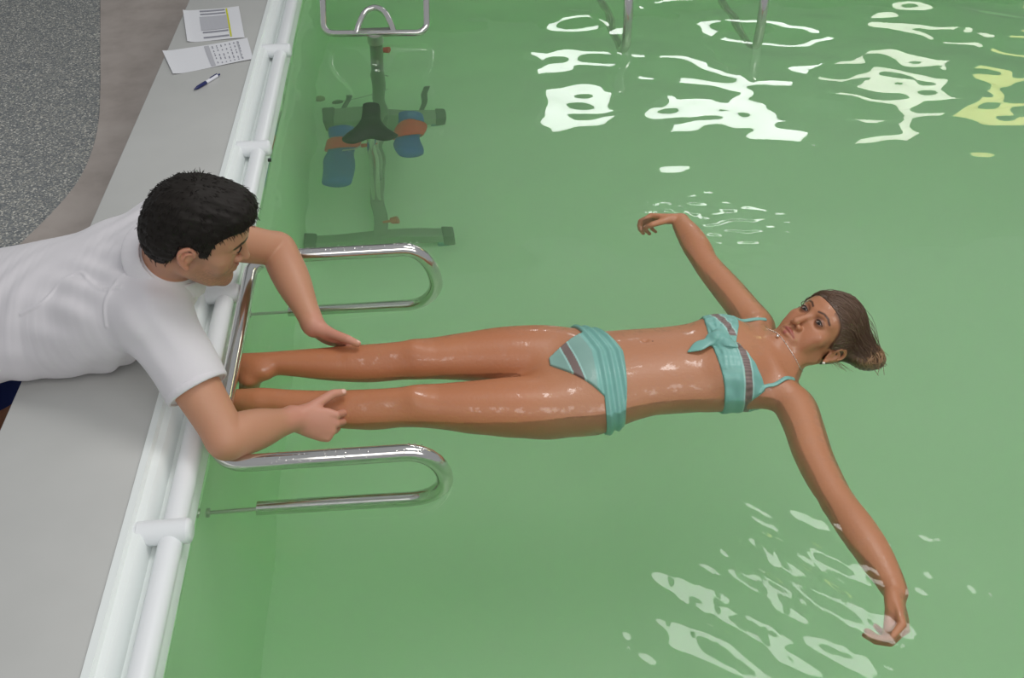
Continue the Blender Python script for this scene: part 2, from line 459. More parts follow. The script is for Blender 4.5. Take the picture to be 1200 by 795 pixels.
NAILS = []
def hand(B, wrist, fwd, palmn, left, curls, thumb, s=1., spread=(.10, .02, -.06, -.16)):
    """palmn points out of the palm; curls = 4 triples of degrees; thumb = two directions in (fwd, thumb side, palm) weights"""
    wrist = np.asarray(wrist, float); f = nrm(fwd); p = np.asarray(palmn, float); p = nrm(p - f * (p @ f))
    t = np.cross(f, -p) if left else np.cross(-p, f)
    q = lambda a, b, c: wrist + s * (f * a + t * b + p * c)
    B.chain([q(-.012, 0, 0), q(.012, .001, 0), q(.04, .002, 0), q(.07, .001, -.001), q(.090, 0, -.002)], np.array([.027, .029, .036, .041, .038]) * s, np.array([.020, .019, .017, .0145, .011]) * s, t, .012 * s, n=3)
    B.ell(q(.035, .020, .008), np.array([.030, .016, .014]) * s, .012 * s, np.stack([f, t, p], 1))
    B.ell(q(.040, -.022, .006), np.array([.032, .013, .012]) * s, .012 * s, np.stack([f, t, p], 1))
    offs = [(.030, .092), (.0105, .097), (-.0095, .092), (-.028, .083)]
    lens = [(.043, .026, .021), (.047, .030, .022), (.043, .028, .022), (.034, .021, .020)]
    for i in range(4):
        c = q(offs[i][1], offs[i][0], -.002); th = 0; pts = [q(offs[i][1] - .016, offs[i][0] * .95, -.001), c]; r = (.0094, .0094, .0094, .0082)[i]
        lat = nrm(f + t * spread[i])
        for L, a in zip(lens[i], curls[i]):
            th += math.radians(a); d = lat * math.cos(th) + p * math.sin(th); c = c + s * L * d; pts.append(c)
        B.chain(pts, np.array([r * 1.05, r * 1.04, r * .98, r * .9, r * .78]) * s, k=.0035 * s)
        nd_ = nrm(-lat * math.sin(th) + p * math.cos(th)); NAILS.append((pts[-1] - nd_ * r * .75 * s - d * .001, .0062 * s))
    c = q(.018, .020, .004); pts = [c]
    ws = [thumb[0], thumb[0], thumb[1]]
    for L, w_ in zip((.046, .034, .028), ws):
        d = nrm(f * w_[0] + t * w_[1] + p * w_[2]); c = c + s * L * d; pts.append(c)
    B.chain(pts, np.array([.015, .0125, .0112, .0088]) * s, k=.010 * s)
    up_ = nrm(t - d * (t @ d)) ; NAILS.append((pts[-1] + nrm(up_ * .5 - p * .8) * .006 * s, .007 * s))

def foot(B, ankle, heel_dir, toe_dir, s=1., side=1):
    a = np.asarray(ankle, float); d = nrm(toe_dir); hd = nrm(np.asarray(heel_dir, float) - d * (np.asarray(heel_dir) @ d)); u = np.cross(d, hd)
    q = lambda x, y, z: a + s * (d * x + u * y + hd * z)
    B.ell(q(-.030, 0, .035), np.array([.026, .026, .034]) * s, .03 * s, np.stack([d, u, hd], 1))
    B.chain([q(-.01, 0, .01), q(.05, 0, .018), (q(.10, 0, .033)), q(.135, 0, .043)], np.array([.034, .037, .043, .044]) * s, np.array([.040, .036, .026, .016]) * s, u, .02 * s, n=3)
    for i in range(5):
        y = side * (.032 - i * .0165); L = (.045, .042, .038, .032, .026)[i]; r = (.0125, .0092, .0088, .0082, .008)[i]
        B.chain([q(.130 - i * .004, y, .045), q(.130 + L * .6 - i * .006, y, .046), q(.130 + L - i * .006, y, .050)], np.array([r, r, r * .85]) * s, k=.006 * s)

# ------------------------------------------------------------------ the setting
WT = .12      # wall top above the water
def build_setting():
    bm = bmesh.new()
    for r in ((-4.2, -1.01, -2.6, 8), (5.03, 8.2, -2.6, 8), (-1.01, 5.03, -2.6, -.05), (-1.01, 5.03, 5.43, 8)): box(bm, *r, -.62, -.42)
    struct(obj('floor', bm, M['pebble'], smooth=False))
    bm = bmesh.new()
    edge = catmull([(-2.0, 6.057), (-1.869, 5.5), (-1.705, 4.798), (-1.590, 4.308), (-1.515, 3.93), (-1.487, 3.594), (-1.519, 3.322), (-1.626, 2.969), (-1.748, 2.751), (-1.914, 2.452), (-2.106, 2.091), (-2.3, 1.5), (-2.4, .6)], 6)
    prism(bm, [tuple(p) for p in edge] + [(-1.01, .6), (-1.01, 6.057)], -.419, -.412)
    struct(obj('trim_1', bm, M['concrete'], smooth=False))
    # pool walls, floor
    for nm, r in (('wall_left', (-1.01, -.575, -.05, 5.43)), ('wall_right', (4.6, 5.03, -.05, 5.43)), ('wall_near', (-.575, 4.6, -.05, .33)), ('wall_far', (-.575, 4.6, 5.0, 5.43))):
        x0, x1, y0, y1 = r; bm = bmesh.new()
        if nm == 'wall_left':
            box(bm, -1.01, -.676, y0, y1, -1.25, WT, .004, 0)
            box(bm, -.676, -.575, y0, y1, -1.25, .03, 0, 1)
        else:
            box(bm, x0, x1, y0, y1, -1.25, .09, 0, 1); box(bm, x0 - .001, x1 + .001, y0 - .001, y1 + .001, .09, WT, .004, 0)
        struct(obj(nm, bm, [M['grey_top'], M['green_liner']]))
    bm = bmesh.new(); box(bm, -.575, 4.6, .33, 5.0, -1.25, -1.12)
    struct(obj('pool_floor', bm, M['green_liner'], smooth=False))
    # white gutter profile along the wall (lip, step, channel, outer upstand)
    prof = [(-.676, .03), (-.676, .127), (-.660, .129), (-.655, .118), (-.640, .116), (-.634, .108), (-.631, .062), (-.612, .056), (-.603, .060), (-.596, .062), (-.578, .060), (-.572, .045), (-.572, .012), (-.580, .012), (-.58, .03)]
    bm = bmesh.new(); ra = [bm.verts.new((x, -.05, z)) for x, z in prof]; rb = [bm.verts.new((x, 5.0, z)) for x, z in prof]
    n = len(prof)
    for i in range(n): bm.faces.new((ra[i], rb[i], rb[(i + 1) % n], ra[(i + 1) % n]))
    bm.faces.new(ra[::-1]); bm.faces.new(rb); bmesh.ops.recalc_face_normals(bm, faces=bm.faces[:])
    struct(obj('trim_2', bm, M['gutter']))
    # gutter pipe with cross fittings
    pr = thing('edge_pipe', 'long white plastic pipe with cross fittings running along the pool edge', 'pipe', (-.586, 2.4, .086))
    bm = bmesh.new(); tube(bm, [(-.586, y, .086) for y in np.linspace(.4, 4.95, 24)], .0245, 28)
    obj('pipe', bm, M['white_plastic'], pr)
    for y in (.46, 1.238, 2.02, 2.79, 3.545, 4.3):
        bm = bmesh.new()
        tube(bm, fillet([(-.650, y, .096), (-.552, y, .096)], .01), .0262, 28)
        tube(bm, [(-.5525, y, .096), (-.5475, y, .096), (-.5445, y, .096)], [.0262, .0235, .017], 28)
        tube(bm, [(-.6505, y, .096), (-.656, y, .096)], [.0262, .024], 28)
        obj('cross_fitting', bm, M['white_plastic'], pr)
        if y > 1.5 and y < 3:
            bm = bmesh.new(); tube(bm, [(-.556, y - .032, .07), (-.546, y - .032, .07)], .006, 12); obj('bolt', bm, M['dark'], pr)
    # hall wall beyond the pool with daylight windows
    wins = [(.95, 1.75), (2.1, 3.6), (3.95, 4.9), (5.2, 6.6)]; z0, z1 = 2.22, 2.88
    bm = bmesh.new(); box(bm, -4.2, 8.2, 8, 8.25, -.62, z0); box(bm, -4.2, 8.2, 8, 8.25, z1, 4.2)
    xs = [-4.2] + [v for w_ in wins for v in w_] + [8.2]
    for i in range(0, len(xs), 2): box(bm, xs[i], xs[i + 1], 8, 8.25, z0, z1)
    struct(obj('wall_back', bm, M['hall_wall'], smooth=False))
    for i, (a, b) in enumerate(wins):
        bm = bmesh.new()
        for r in ((a, b, z0, z0 + .05), (a, b, z1 - .05, z1), (a, a + .05, z0 + .05, z1 - .05), (b - .05, b, z0 + .05, z1 - .05), ((a + b) / 2 - .03, (a + b) / 2 + .03, z0 + .05, z1 - .05)):
            box(bm, r[0], r[1], 8.02, 8.1, r[2], r[3])
        wo = struct(obj(f'window_{i + 1}', bm, M['window_frame'], smooth=False))
        bm = bmesh.new(); box(bm, a + .05, b - .05, 8.11, 8.116, z0 + .05, z1 - .05); obj('pane', bm, M['glass'], wo, False)

# ------------------------------------------------------------------ water
def wave_height(X, Y):
    r = np.random.default_rng(21); H = np.zeros_like(X)
    far = sstep(Y, 2.55, 3.3) * (.35 + .65 * sstep(X, .1, .9)); bike = sstep(Y, 2.4, 3.0) * (1 - sstep(X, .05, .4))
    calm = .0042; env = calm + .016 * far + .006 * bike
    for i in range(26):
        lam = r.uniform(.16, .62); th = r.normal(1.45, .55) + (math.pi if r.random() < .5 else 0); k = 2 * math.pi / lam
        wx = X + .04 * np.sin(2.1 * Y + i); wy = Y + .05 * np.sin(1.7 * X + 2 * i)
        H += env * lam / (2 * math.pi) * np.sin(k * (wx * math.cos(th) + wy * math.sin(th)) + r.uniform(0, 6.28))
    for i in range(12):
        lam = r.uniform(.07, .16); th = r.normal(1.45, .6); k = 2 * math.pi / lam
        H += far * .008 * lam / (2 * math.pi) * np.sin(k * (X * math.cos(th) + Y * math.sin(th)) + 1.2 * np.sin(4 * X + 3 * Y + i) + r.uniform(0, 6.28))
    def patch(cx, cy, rx, ry, rot, slope, lam0, lam1, ths, n, seed, hard=1.):
        r = np.random.default_rng(seed); c, s = math.cos(rot), math.sin(rot)
        u = ((X - cx) * c + (Y - cy) * s) / rx; v = (-(X - cx) * s + (Y - cy) * c) / ry
        e = np.exp(-(u * u + v * v) ** hard); o = np.zeros_like(X)
        sel = e > 1e-3; x, y = X[sel], Y[sel]; oo = np.zeros_like(x)
        for i in range(n):
            lam = r.uniform(lam0, lam1); th = r.normal(ths[0], ths[1]); k = 2 * math.pi / lam
            oo += lam / (2 * math.pi) * np.sin(k * (x * math.cos(th) + y * math.sin(th)) + .8 * np.sin(9 * x + 7 * y + i) + r.uniform(0, 6.28))
        o[sel] = oo; return o * e * slope / math.sqrt(n)
    # near hand: broad disturbed patch, with fine lines fanning towards the arm
    H += patch(.62, 1.06, .24, .20, -.35, .40, .04, .13, (1.0, .5), 12, 3)
    H += patch(.66, 1.12, .20, .16, -.75, .24, .014, .034, (.75, .2), 9, 4)
    H += patch(.98, 1.16, .09, .14, -.3, .16, .025, .07, (.6, .6), 9, 5)
    H += patch(1.02, 1.02, .12, .06, -.3, .12, .02, .05, (1.2, .8), 9, 6)
    # far hand: streaks swept to the right
    H += patch(.86, 2.36, .20, .13, -.35, .20, .03, .09, (1.5, .25), 9, 8)
    H += patch(.72, 2.45, .09, .07, 0, .22, .02, .05, (1.2, 1.2), 9, 9)
    H += patch(.78, 2.24, .05, .13, .25, .16, .018, .04, (.8, .8), 8, 10)
    # small laps along the body and the legs
    H += patch(.10, 1.95, .35, .05, .05, .09, .02, .06, (1.5, .5), 8, 11)
    H += patch(.50, 1.54, .25, .06, .15, .08, .03, .08, (1.5, .5), 8, 12)
    H += patch(-.15, 1.55, .35, .10, 0, .05, .04, .10, (1.4, .6), 7, 13)
    return H

def build_water():
    def axis(a, b, f0, f1, hc, hf):
        o = []; x = a
        while x < b: o.append(x); x += hf if f0 <= x <= f1 else hc
        return np.array(o + [b])
    xs = axis(-.577, 4.602, .2, 1.3, .015, .0055); ys = axis(.328, 5.002, .85, 2.62, .015, .0055)
    X, Y = np.meshgrid(xs, ys, indexing='ij'); H = wave_height(X, Y)
    nx, ny = X.shape; V = np.stack([X, Y, H], -1).reshape(-1, 3)
    I = np.arange(nx * ny).reshape(nx, ny)
    Q = np.stack([I[:-1, :-1], I[1:, :-1], I[1:, 1:], I[:-1, 1:]], -1).reshape(-1, 4)
    # sides and bottom close the body of water
    loop = np.concatenate([I[:, 0], I[-1, 1:], I[-2::-1, -1], I[0, -2:0:-1]])
    b0 = len(V); Vb = V[loop].copy(); Vb[:, 2] = -1.122; V = np.vstack([V, Vb]); n = len(loop); nb = np.arange(n)
    Qs = np.stack([b0 + nb, b0 + (nb + 1) % n, loop[(nb + 1) % n], loop[nb]], 1)
    cidx = len(V); V = np.vstack([V, [[2, 2.6, -1.122]]])
    o = np_obj('pool_water', V, np.vstack([Q, Qs]), M['water'])
    bm = bmesh.new(); bm.from_mesh(o.data); bm.verts.ensure_lookup_table()
    for i in range(n): bm.faces.new((bm.verts[cidx], bm.verts[b0 + (i + 1) % n], bm.verts[b0 + i]))
    bmesh.ops.recalc_face_normals(bm, faces=bm.faces[:]); bm.to_mesh(o.data); bm.free()
    o.data.polygons.foreach_set('use_smooth', [len(p.vertices) == 4 and p.index < len(Q) for p in o.data.polygons])
    tag(o, 'clear green rippled water filling the therapy pool', 'water', kind='stuff')

# ------------------------------------------------------------------ rails
def build_rails():
    t = thing('grab_rail', 'chrome double-looped grab rail at the pool edge under the man\'s arms', 'grab rail', (-.3, 1.78, .1))
    yn, yf, xe, xw = 1.408, 2.158, -.028, -.527
    zt = {yn: .100, yf: .112}; zb = {yn: -.090, yf: -.150}
    def leg(y):
        r = (zt[y] - zb[y]) / 2; zc = (zt[y] + zb[y]) / 2; r_h = .085
        arc = [(xe - r_h + r_h * math.sin(a) * 1.0, y, zc + r * math.cos(a)) for a in np.linspace(0, math.pi, 15)]
        return arc + [(-.46, y, zb[y] + .004)]
    a, b = leg(yf)[::-1], leg(yn)
    mid = fillet([a[-1], (xw, yf, zt[yf] - .002), (xw, yn, zt[yn]), b[0]], [0, .075, .075, 0], 10)
    bm = bmesh.new(); tube(bm, a + mid[1:-1] + b, .0192, 20); obj('tube', bm, M['steel'], t)
    for y in (yn, yf):
        bm = bmesh.new(); tube(bm, [(-.455, y, zb[y]), (-.578, y, zb[y] - .004)], .0052, 10); obj('anchor_rod', bm, M['dull_steel'], t)
        bm = bmesh.new(); tube(bm, [(-.576, y, zb[y] - .004), (-.568, y, zb[y] - .004)], .012, 14); obj('anchor_plate', bm, M['dull_steel'], t)
    # ladder-like rail on the far wall
    for x, lab in ((.809, 'left of the two chrome rail loops dipping into the water at the far side'), (1.375, 'right of the two chrome rail loops dipping into the water at the far side')):
        t = thing('pool_rail', lab, 'handrail', (x, 4.3, 0), 'rail loops on the far pool wall')
        arc = [(x, 3.80 - .09 * math.sin(a), .04 + .20 * math.cos(a)) for a in np.linspace(0, math.pi, 17)]
        bm = bmesh.new(); tube(bm, fillet([(x, 5.0, .3), (x, 4.75, .25), arc[0]], .1) + arc[1:] + [(x, 4.85, -.16)], .0195, 18); obj('tube', bm, M['steel'], t)
        bm = bmesh.new(); tube(bm, [(x, 4.84, -.16), (x, 5.002, -.164)], .006, 10); obj('anchor_rod', bm, M['dull_steel'], t)

# ------------------------------------------------------------------ water bike
def build_bike():
    t = thing('water_bike', 'steel aqua bike with blue foot pads standing on the pool floor', 'exercise bike', (-.26, 3.6, -1.115))
    b = lambda n, f, m: (lambda bm: (f(bm), obj(n, bm, m, t))[1])(bmesh.new())
    ZF = -1.05
    b('floor_beam', lambda q: box(q, -.292, -.235, 3.19, 4.10, ZF - .03, ZF + .03, .006), M['alu'])
    for y, xa, xb in ((3.20, -.545, .025), (4.10, -.50, .02)):
        s = b('stabiliser', lambda q: box(q, xa, xb, y - .03, y + .03, ZF - .035, ZF + .025, .006), M['alu'])
        for x in (xa, xb):
            e = b('end_cap', lambda q: box(q, x - .025, x + .025, y - .036, y + .036, ZF - .06, ZF + .034, .008), M['dark'])
            b('rubber_foot', lambda q: box(q, x - .05 if x > 0 else x + .0, x if x > 0 else x + .06, y - .034, y + .034, -1.119, ZF - .036, .006), M['teal_part'])
    for x in (-.44, -.075):
        b('roller_arm', lambda q: tube(q, [(x, 4.12, ZF), (x + .02, 4.2, ZF + .06), (x + .03, 4.23, ZF + .12)], [.012, .013, .016], 10), M['dark'])
    b('stem', lambda q: tube(q, [(-.264, 4.09, ZF), (-.25, 3.98, -.55), (-.236, 3.862, .0), (-.236, 3.855, .03)], .028, 16, flat=((0, 1, 0), .8)), M['alu'])
    b('stem_collar', lambda q: tube(q, [(-.238, 3.876, -.06), (-.236, 3.856, .022)], .034, 16), M['dull_steel'])
    hb = b('handlebar', lambda q: tube(q, fillet([(-.455, 4.25, .46), (-.448, 3.99, .12), (-.448, 3.86, .025), (-.018, 3.83, .025), (-.012, 3.96, .12), (-.005, 4.22, .46)], [0, .1, .045, .045, .1, 0], 8), .0135, 16), M['steel'])
    b('handlebar_loop', lambda q: tube(q, catmull([(-.312, 3.845, .028), (-.298, 3.88, .055), (-.272, 3.925, .085), (-.232, 3.94, .096), (-.192, 3.92, .085), (-.168, 3.875, .055), (-.155, 3.84, .028)], 5), .0125, 14), M['steel'])
    b('handlebar_plate', lambda q: box(q, -.305, -.165, 3.838, 3.872, .03, .038, .002), M['dull_steel'])
    def saddle(q):
        S = Body(); c = lambda x, y, z=0: (-.262 + x, 3.385 + y, -.335 + z)
        S.chain([c(0, .16), c(0, .06), c(0, -.02)], [.034, .038, .05], [.022, .024, .028], (1, 0, 0), .03, n=4)
        for x in (-1, 1): S.chain([c(0, .01), c(x * .05, -.05), c(x * .078, -.082)], [.04, .045, .040], [.022, .028, .026], (1, 0, 0), .03, n=4)
        V, Q = S.mesh(.005); vs = [q.verts.new(v) for v in V]
        for f in Q:
            try: q.faces.new([vs[i] for i in f])
            except ValueError: pass
    b('saddle', saddle, M['black'])
    b('seat_post', lambda q: tube(q, [(-.262, 3.37, -.35), (-.262, 3.40, -.62), (-.262, 3.44, -1.03)], .019, 14), M['steel'])
    b('crank_axle', lambda q: (tube(q, [(-.40, 3.50, -.72), (-.345, 3.50, -.72), (-.30, 3.58, -.72), (-.20, 3.60, -.70), (-.17, 3.66, -.66), (-.10, 3.66, -.66)], .010, 10), tube(q, [(-.262, 3.59, -.71), (-.262, 3.62, -1.03)], .02, 10)), M['dull_steel'])
    for x, y, z, L, W in ((-.408, 3.545, -.76, .40, .066), (-.116, 3.585, -.69, .335, .058)):
        P = obj_pad(x, y, z, L, W, t)
    for nm, c, d in (('rear_knob', (-.202, 3.24, -.95), (1, 0, .3)), ('seat_knob', (-.29, 3.455, -.60), (-1, -.3, .2)), ('stem_knob', (-.205, 3.93, -.2), (1, -.2, .1))):
        d = nrm(d); c = np.array(c)
        k = b('knob', lambda q: (tube(q, [c - d * .012, c + d * .018], [.02, .026], 14), tube(q, [c - d * .05, c - d * .012], .008, 8)), M['orange'])

def obj_pad(x, y, z, L, W, parent):
    S = Body(); n = 9; ys = np.linspace(-L / 2, L / 2, n); up = [.04, .02, .006, 0, 0, .004, .012, .02, .03]
    ws = np.array([.94, .98, 1, .97, .96, .98, 1, 1, .97]) * W
    S.chain([(x, y + a, z + u_) for a, u_ in zip(ys, up)], ws, .028, (1, 0, 0), .01, n=3)
    V, Q = S.mesh(.006); o = np_obj('foot_pad', V - np.array(parent.location), Q, M['blue_pad'], parent)
    S = Body(); yc = y + L * .16
    pts = [(x + (W + .008) * math.cos(a), yc, z + .012 + .044 * math.sin(a)) for a in np.linspace(0, 2 * math.pi, 25)]
    S.chain(pts, .072, .007, (0, 1, 0), .004)
    V, Q = S.mesh(.005); s = np_obj('strap', V - np.array(parent.location), Q, M['red_strap'], o)

# ------------------------------------------------------------------ papers and pen
def sheet(name, label, quad, group, extra):
    q = [np.array((x, y, 0)) for x, y in quad]; z = WT + .0008
    t = thing(name, label, 'paper', (*(sum(q) / 4)[:2], z), group); bm = bmesh.new(); n = 16; G = []
    for i in range(n + 1):
        row = []
        for j in range(n + 1):
            u, v = i / n, j / n; p = (q[0] * (1 - u) + q[1] * u) * (1 - v) + (q[3] * (1 - u) + q[2] * u) * v
            hgt = .0018 * (math.cos(5 * u + 2 * v) + 1) + .005 * max(0, .09 - u) / .09
            row.append(bm.verts.new((p[0], p[1], z + hgt)))
        G.append(row)
    for i in range(n):
        for j in range(n): bm.faces.new((G[i][j], G[i + 1][j], G[i + 1][j + 1], G[i][j + 1]))
    bmesh.ops.recalc_face_normals(bm, faces=bm.faces[:])
    if sum(f.normal.z for f in bm.faces) < 0: bmesh.ops.reverse_faces(bm, faces=bm.faces[:])
    bmesh.ops.solidify(bm, geom=bm.faces[:], thickness=.0005); o = obj('sheet', bm, M['paper'], t)
    def patch(nm, rects, m):
        bm = bmesh.new()
        for u0, u1, v0, v1 in rects:
            k = 6; R = []
            for i in range(k + 1):
                for j in (0, 1):
                    u = u0 + (u1 - u0) * i / k; v = v1 if j else v0
                    p = (q[0] * (1 - u) + q[1] * u) * (1 - v) + (q[3] * (1 - u) + q[2] * u) * v
                    R.append(bm.verts.new((p[0], p[1], z + .0013 + .0018 * (math.cos(5 * u + 2 * v) + 1))))
            for i in range(k): bm.faces.new((R[2 * i], R[2 * i + 1], R[2 * i + 3], R[2 * i + 2]))
        bmesh.ops.recalc_face_normals(bm, faces=bm.faces[:])
        if sum(f.normal.z for f in bm.faces) < 0: bmesh.ops.reverse_faces(bm, faces=bm.faces[:])
        obj(nm, bm, m, t, False)
    for e in extra: patch(*e)
    return t

def build_papers():
    r = random.Random(2)
    # upper form: grey table block, yellow line, blue handwriting   (u = across, v = down)
    rows = [(.29, .74, v, v + .045) for v in (.04, .14, .72, .88)]
    sheet('paper_form', 'white printed form with a grey table and yellow line, farther of the two papers', [(-1.012, 3.904), (-.791, 3.939), (-.727, 3.616), (-.943, 3.596)], 'papers on the wall top',
          [('printed_table', [(.27, .755, .24, .68)], M['print'])] + [('printed_line', [q_], M['print_dark']) for q_ in rows] + [ ('highlighter_line', [(.755, .785, .03, .95)], M['yellow']),
           ('handwriting', [(.50 + .03 * i, .522 + .03 * i, .30 + .012 * r.random(), .36 + .03 * r.random()) for i in range(8)], M['blue_ink'])])
    L = []
    for c in range(7):
        u = .56 + c * .052; v = .10
        while v < .9:
            w_ = r.uniform(.03, .12); L.append((u, u + .013, v, min(v + w_, .93))); v += w_ + r.uniform(.03, .14)
    sheet('paper_form', 'white printed form with a blank left half, nearer of the two papers beside the pen', [(-1.021, 3.51), (-.717, 3.615), (-.671, 3.418), (-.947, 3.313)], 'papers on the wall top',
          [('printed_band', [(.475, .53, .05, .97), (.86, .875, .08, .9)], M['print']), ('printed_text', L, M['print_dark'])])
    a = np.array((-.849, 3.175, WT + .0065)); b_ = np.array((-.776, 3.291, WT + .0065)); P = lambda s: a + (b_ - a) * s
    t = thing('pen', 'blue and white ballpoint pen lying on the grey wall top below the papers', 'pen', tuple(P(.5) - [0, 0, .006]))
    bm = bmesh.new(); tube(bm, [P(s) for s in (.46, .5, .86, .9)], [.0058, .006, .006, .0055], 14); obj('barrel', bm, M['pen_white'], t)
    bm = bmesh.new(); tube(bm, [P(s) for s in (.0, .02, .1, .14, .44, .46)], [.001, .0022, .0045, .006, .0066, .006], 14); obj('grip', bm, M['pen_blue'], t)
    bm = bmesh.new(); tube(bm, [P(s) for s in (.9, .93, .94, 1.)], [.0056, .005, .003, .003], 12); obj('push_button', bm, M['pen_blue'], t)
    bm = bmesh.new(); u = np.array((0, 0, .008)); tube(bm, [P(.9) + u, P(.7) + u, P(.62) + u * .85], .0016, 8); obj('clip', bm, M['pen_blue'], t)

# ------------------------------------------------------------------ the woman
RW = [(-.2869, .9579, .0137), (-.5334, -.1716, .8324), (.7997, .2315, .5602)]
def woman_trunk(B):
    Yx = (0, 1, 0)
    st = [(.27, 1.728, -.046, .146, .086), (.33, 1.734, -.050, .172, .102), (.39, 1.742, -.050, .166, .105), (.45, 1.747, -.044, .154, .104), (.52, 1.750, -.040, .147, .101), (.59, 1.751, -.039, .147, .102),
          (.66, 1.752, -.039, .151, .107), (.73, 1.752, -.038, .154, .106), (.79, 1.755, -.036, .145, .090), (.835, 1.758, -.032, .115, .070), (.865, 1.762, -.030, .074, .056)]
    B.chain([s[:3] for s in st], [s[3] for s in st], [s[4] for s in st], Yx, .02, n=9)
    for y in (1.686, 1.814): B.ell((.712, y, .016), (.064, .062, .052), .04)
    B.ell((.36, 1.738, .022), (.06, .08, .032), .04)      # lower belly
    B.ell((.25, 1.738, -.045), (.045, .04, .058), .03)    # crotch
    for y, sy in ((1.655, -1), (1.868, 1)): B.chain([(.800, 1.757 + sy * .018, .030), (.818, 1.757 + sy * .065, .026), (.838, 1.757 + sy * .125, .006)], [.008, .009, .010], k=.02)
    B.ell((.502, 1.776, .066), (.008, .0045, .012), .008, op='s')
    # legs
    legs = {
        'far': [(.335, 1.820, -.048, .092), (.25, 1.828, -.038, .095), (.15, 1.831, -.026, .086), (.05, 1.826, -.016, .073), (-.03, 1.819, -.006, .062), (-.08, 1.815, -.002, .058), (-.13, 1.815, -.004, .054), (-.21, 1.815, -.006, .055), (-.30, 1.815, .002, .048), (-.39, 1.818, .012, .037), (-.46, 1.819, .020, .029), (-.49, 1.821, .021, .027), (-.532, 1.824, .022, .025)],
        'near': [(.335, 1.664, -.064, .094), (.25, 1.654, -.056, .096), (.15, 1.650, -.042, .088), (.05, 1.650, -.030, .076), (-.03, 1.652, -.018, .064), (-.08, 1.653, -.012, .059), (-.13, 1.654, -.014, .055), (-.21, 1.656, -.016, .056), (-.30, 1.660, -.006, .049), (-.39, 1.670, .010, .038), (-.46, 1.682, .022, .030), (-.49, 1.686, .022, .027), (-.53, 1.690, .022, .026)]}
    for nm, L in legs.items():
        B.chain([p[:3] for p in L], [p[3] for p in L], k=.025, n=9)
        k = L[5]; B.ell((k[0] + .005, k[1], k[2] + .028), (.032, .026, .024), .025)
        y = L[-1][1]
    B.chain([(-.10, 1.815, .042), (-.25, 1.814, .034)], [.016, .012], k=.03)
    B.chain([(-.10, 1.653, .034), (-.25, 1.658, .026)], [.016, .012], k=.03)

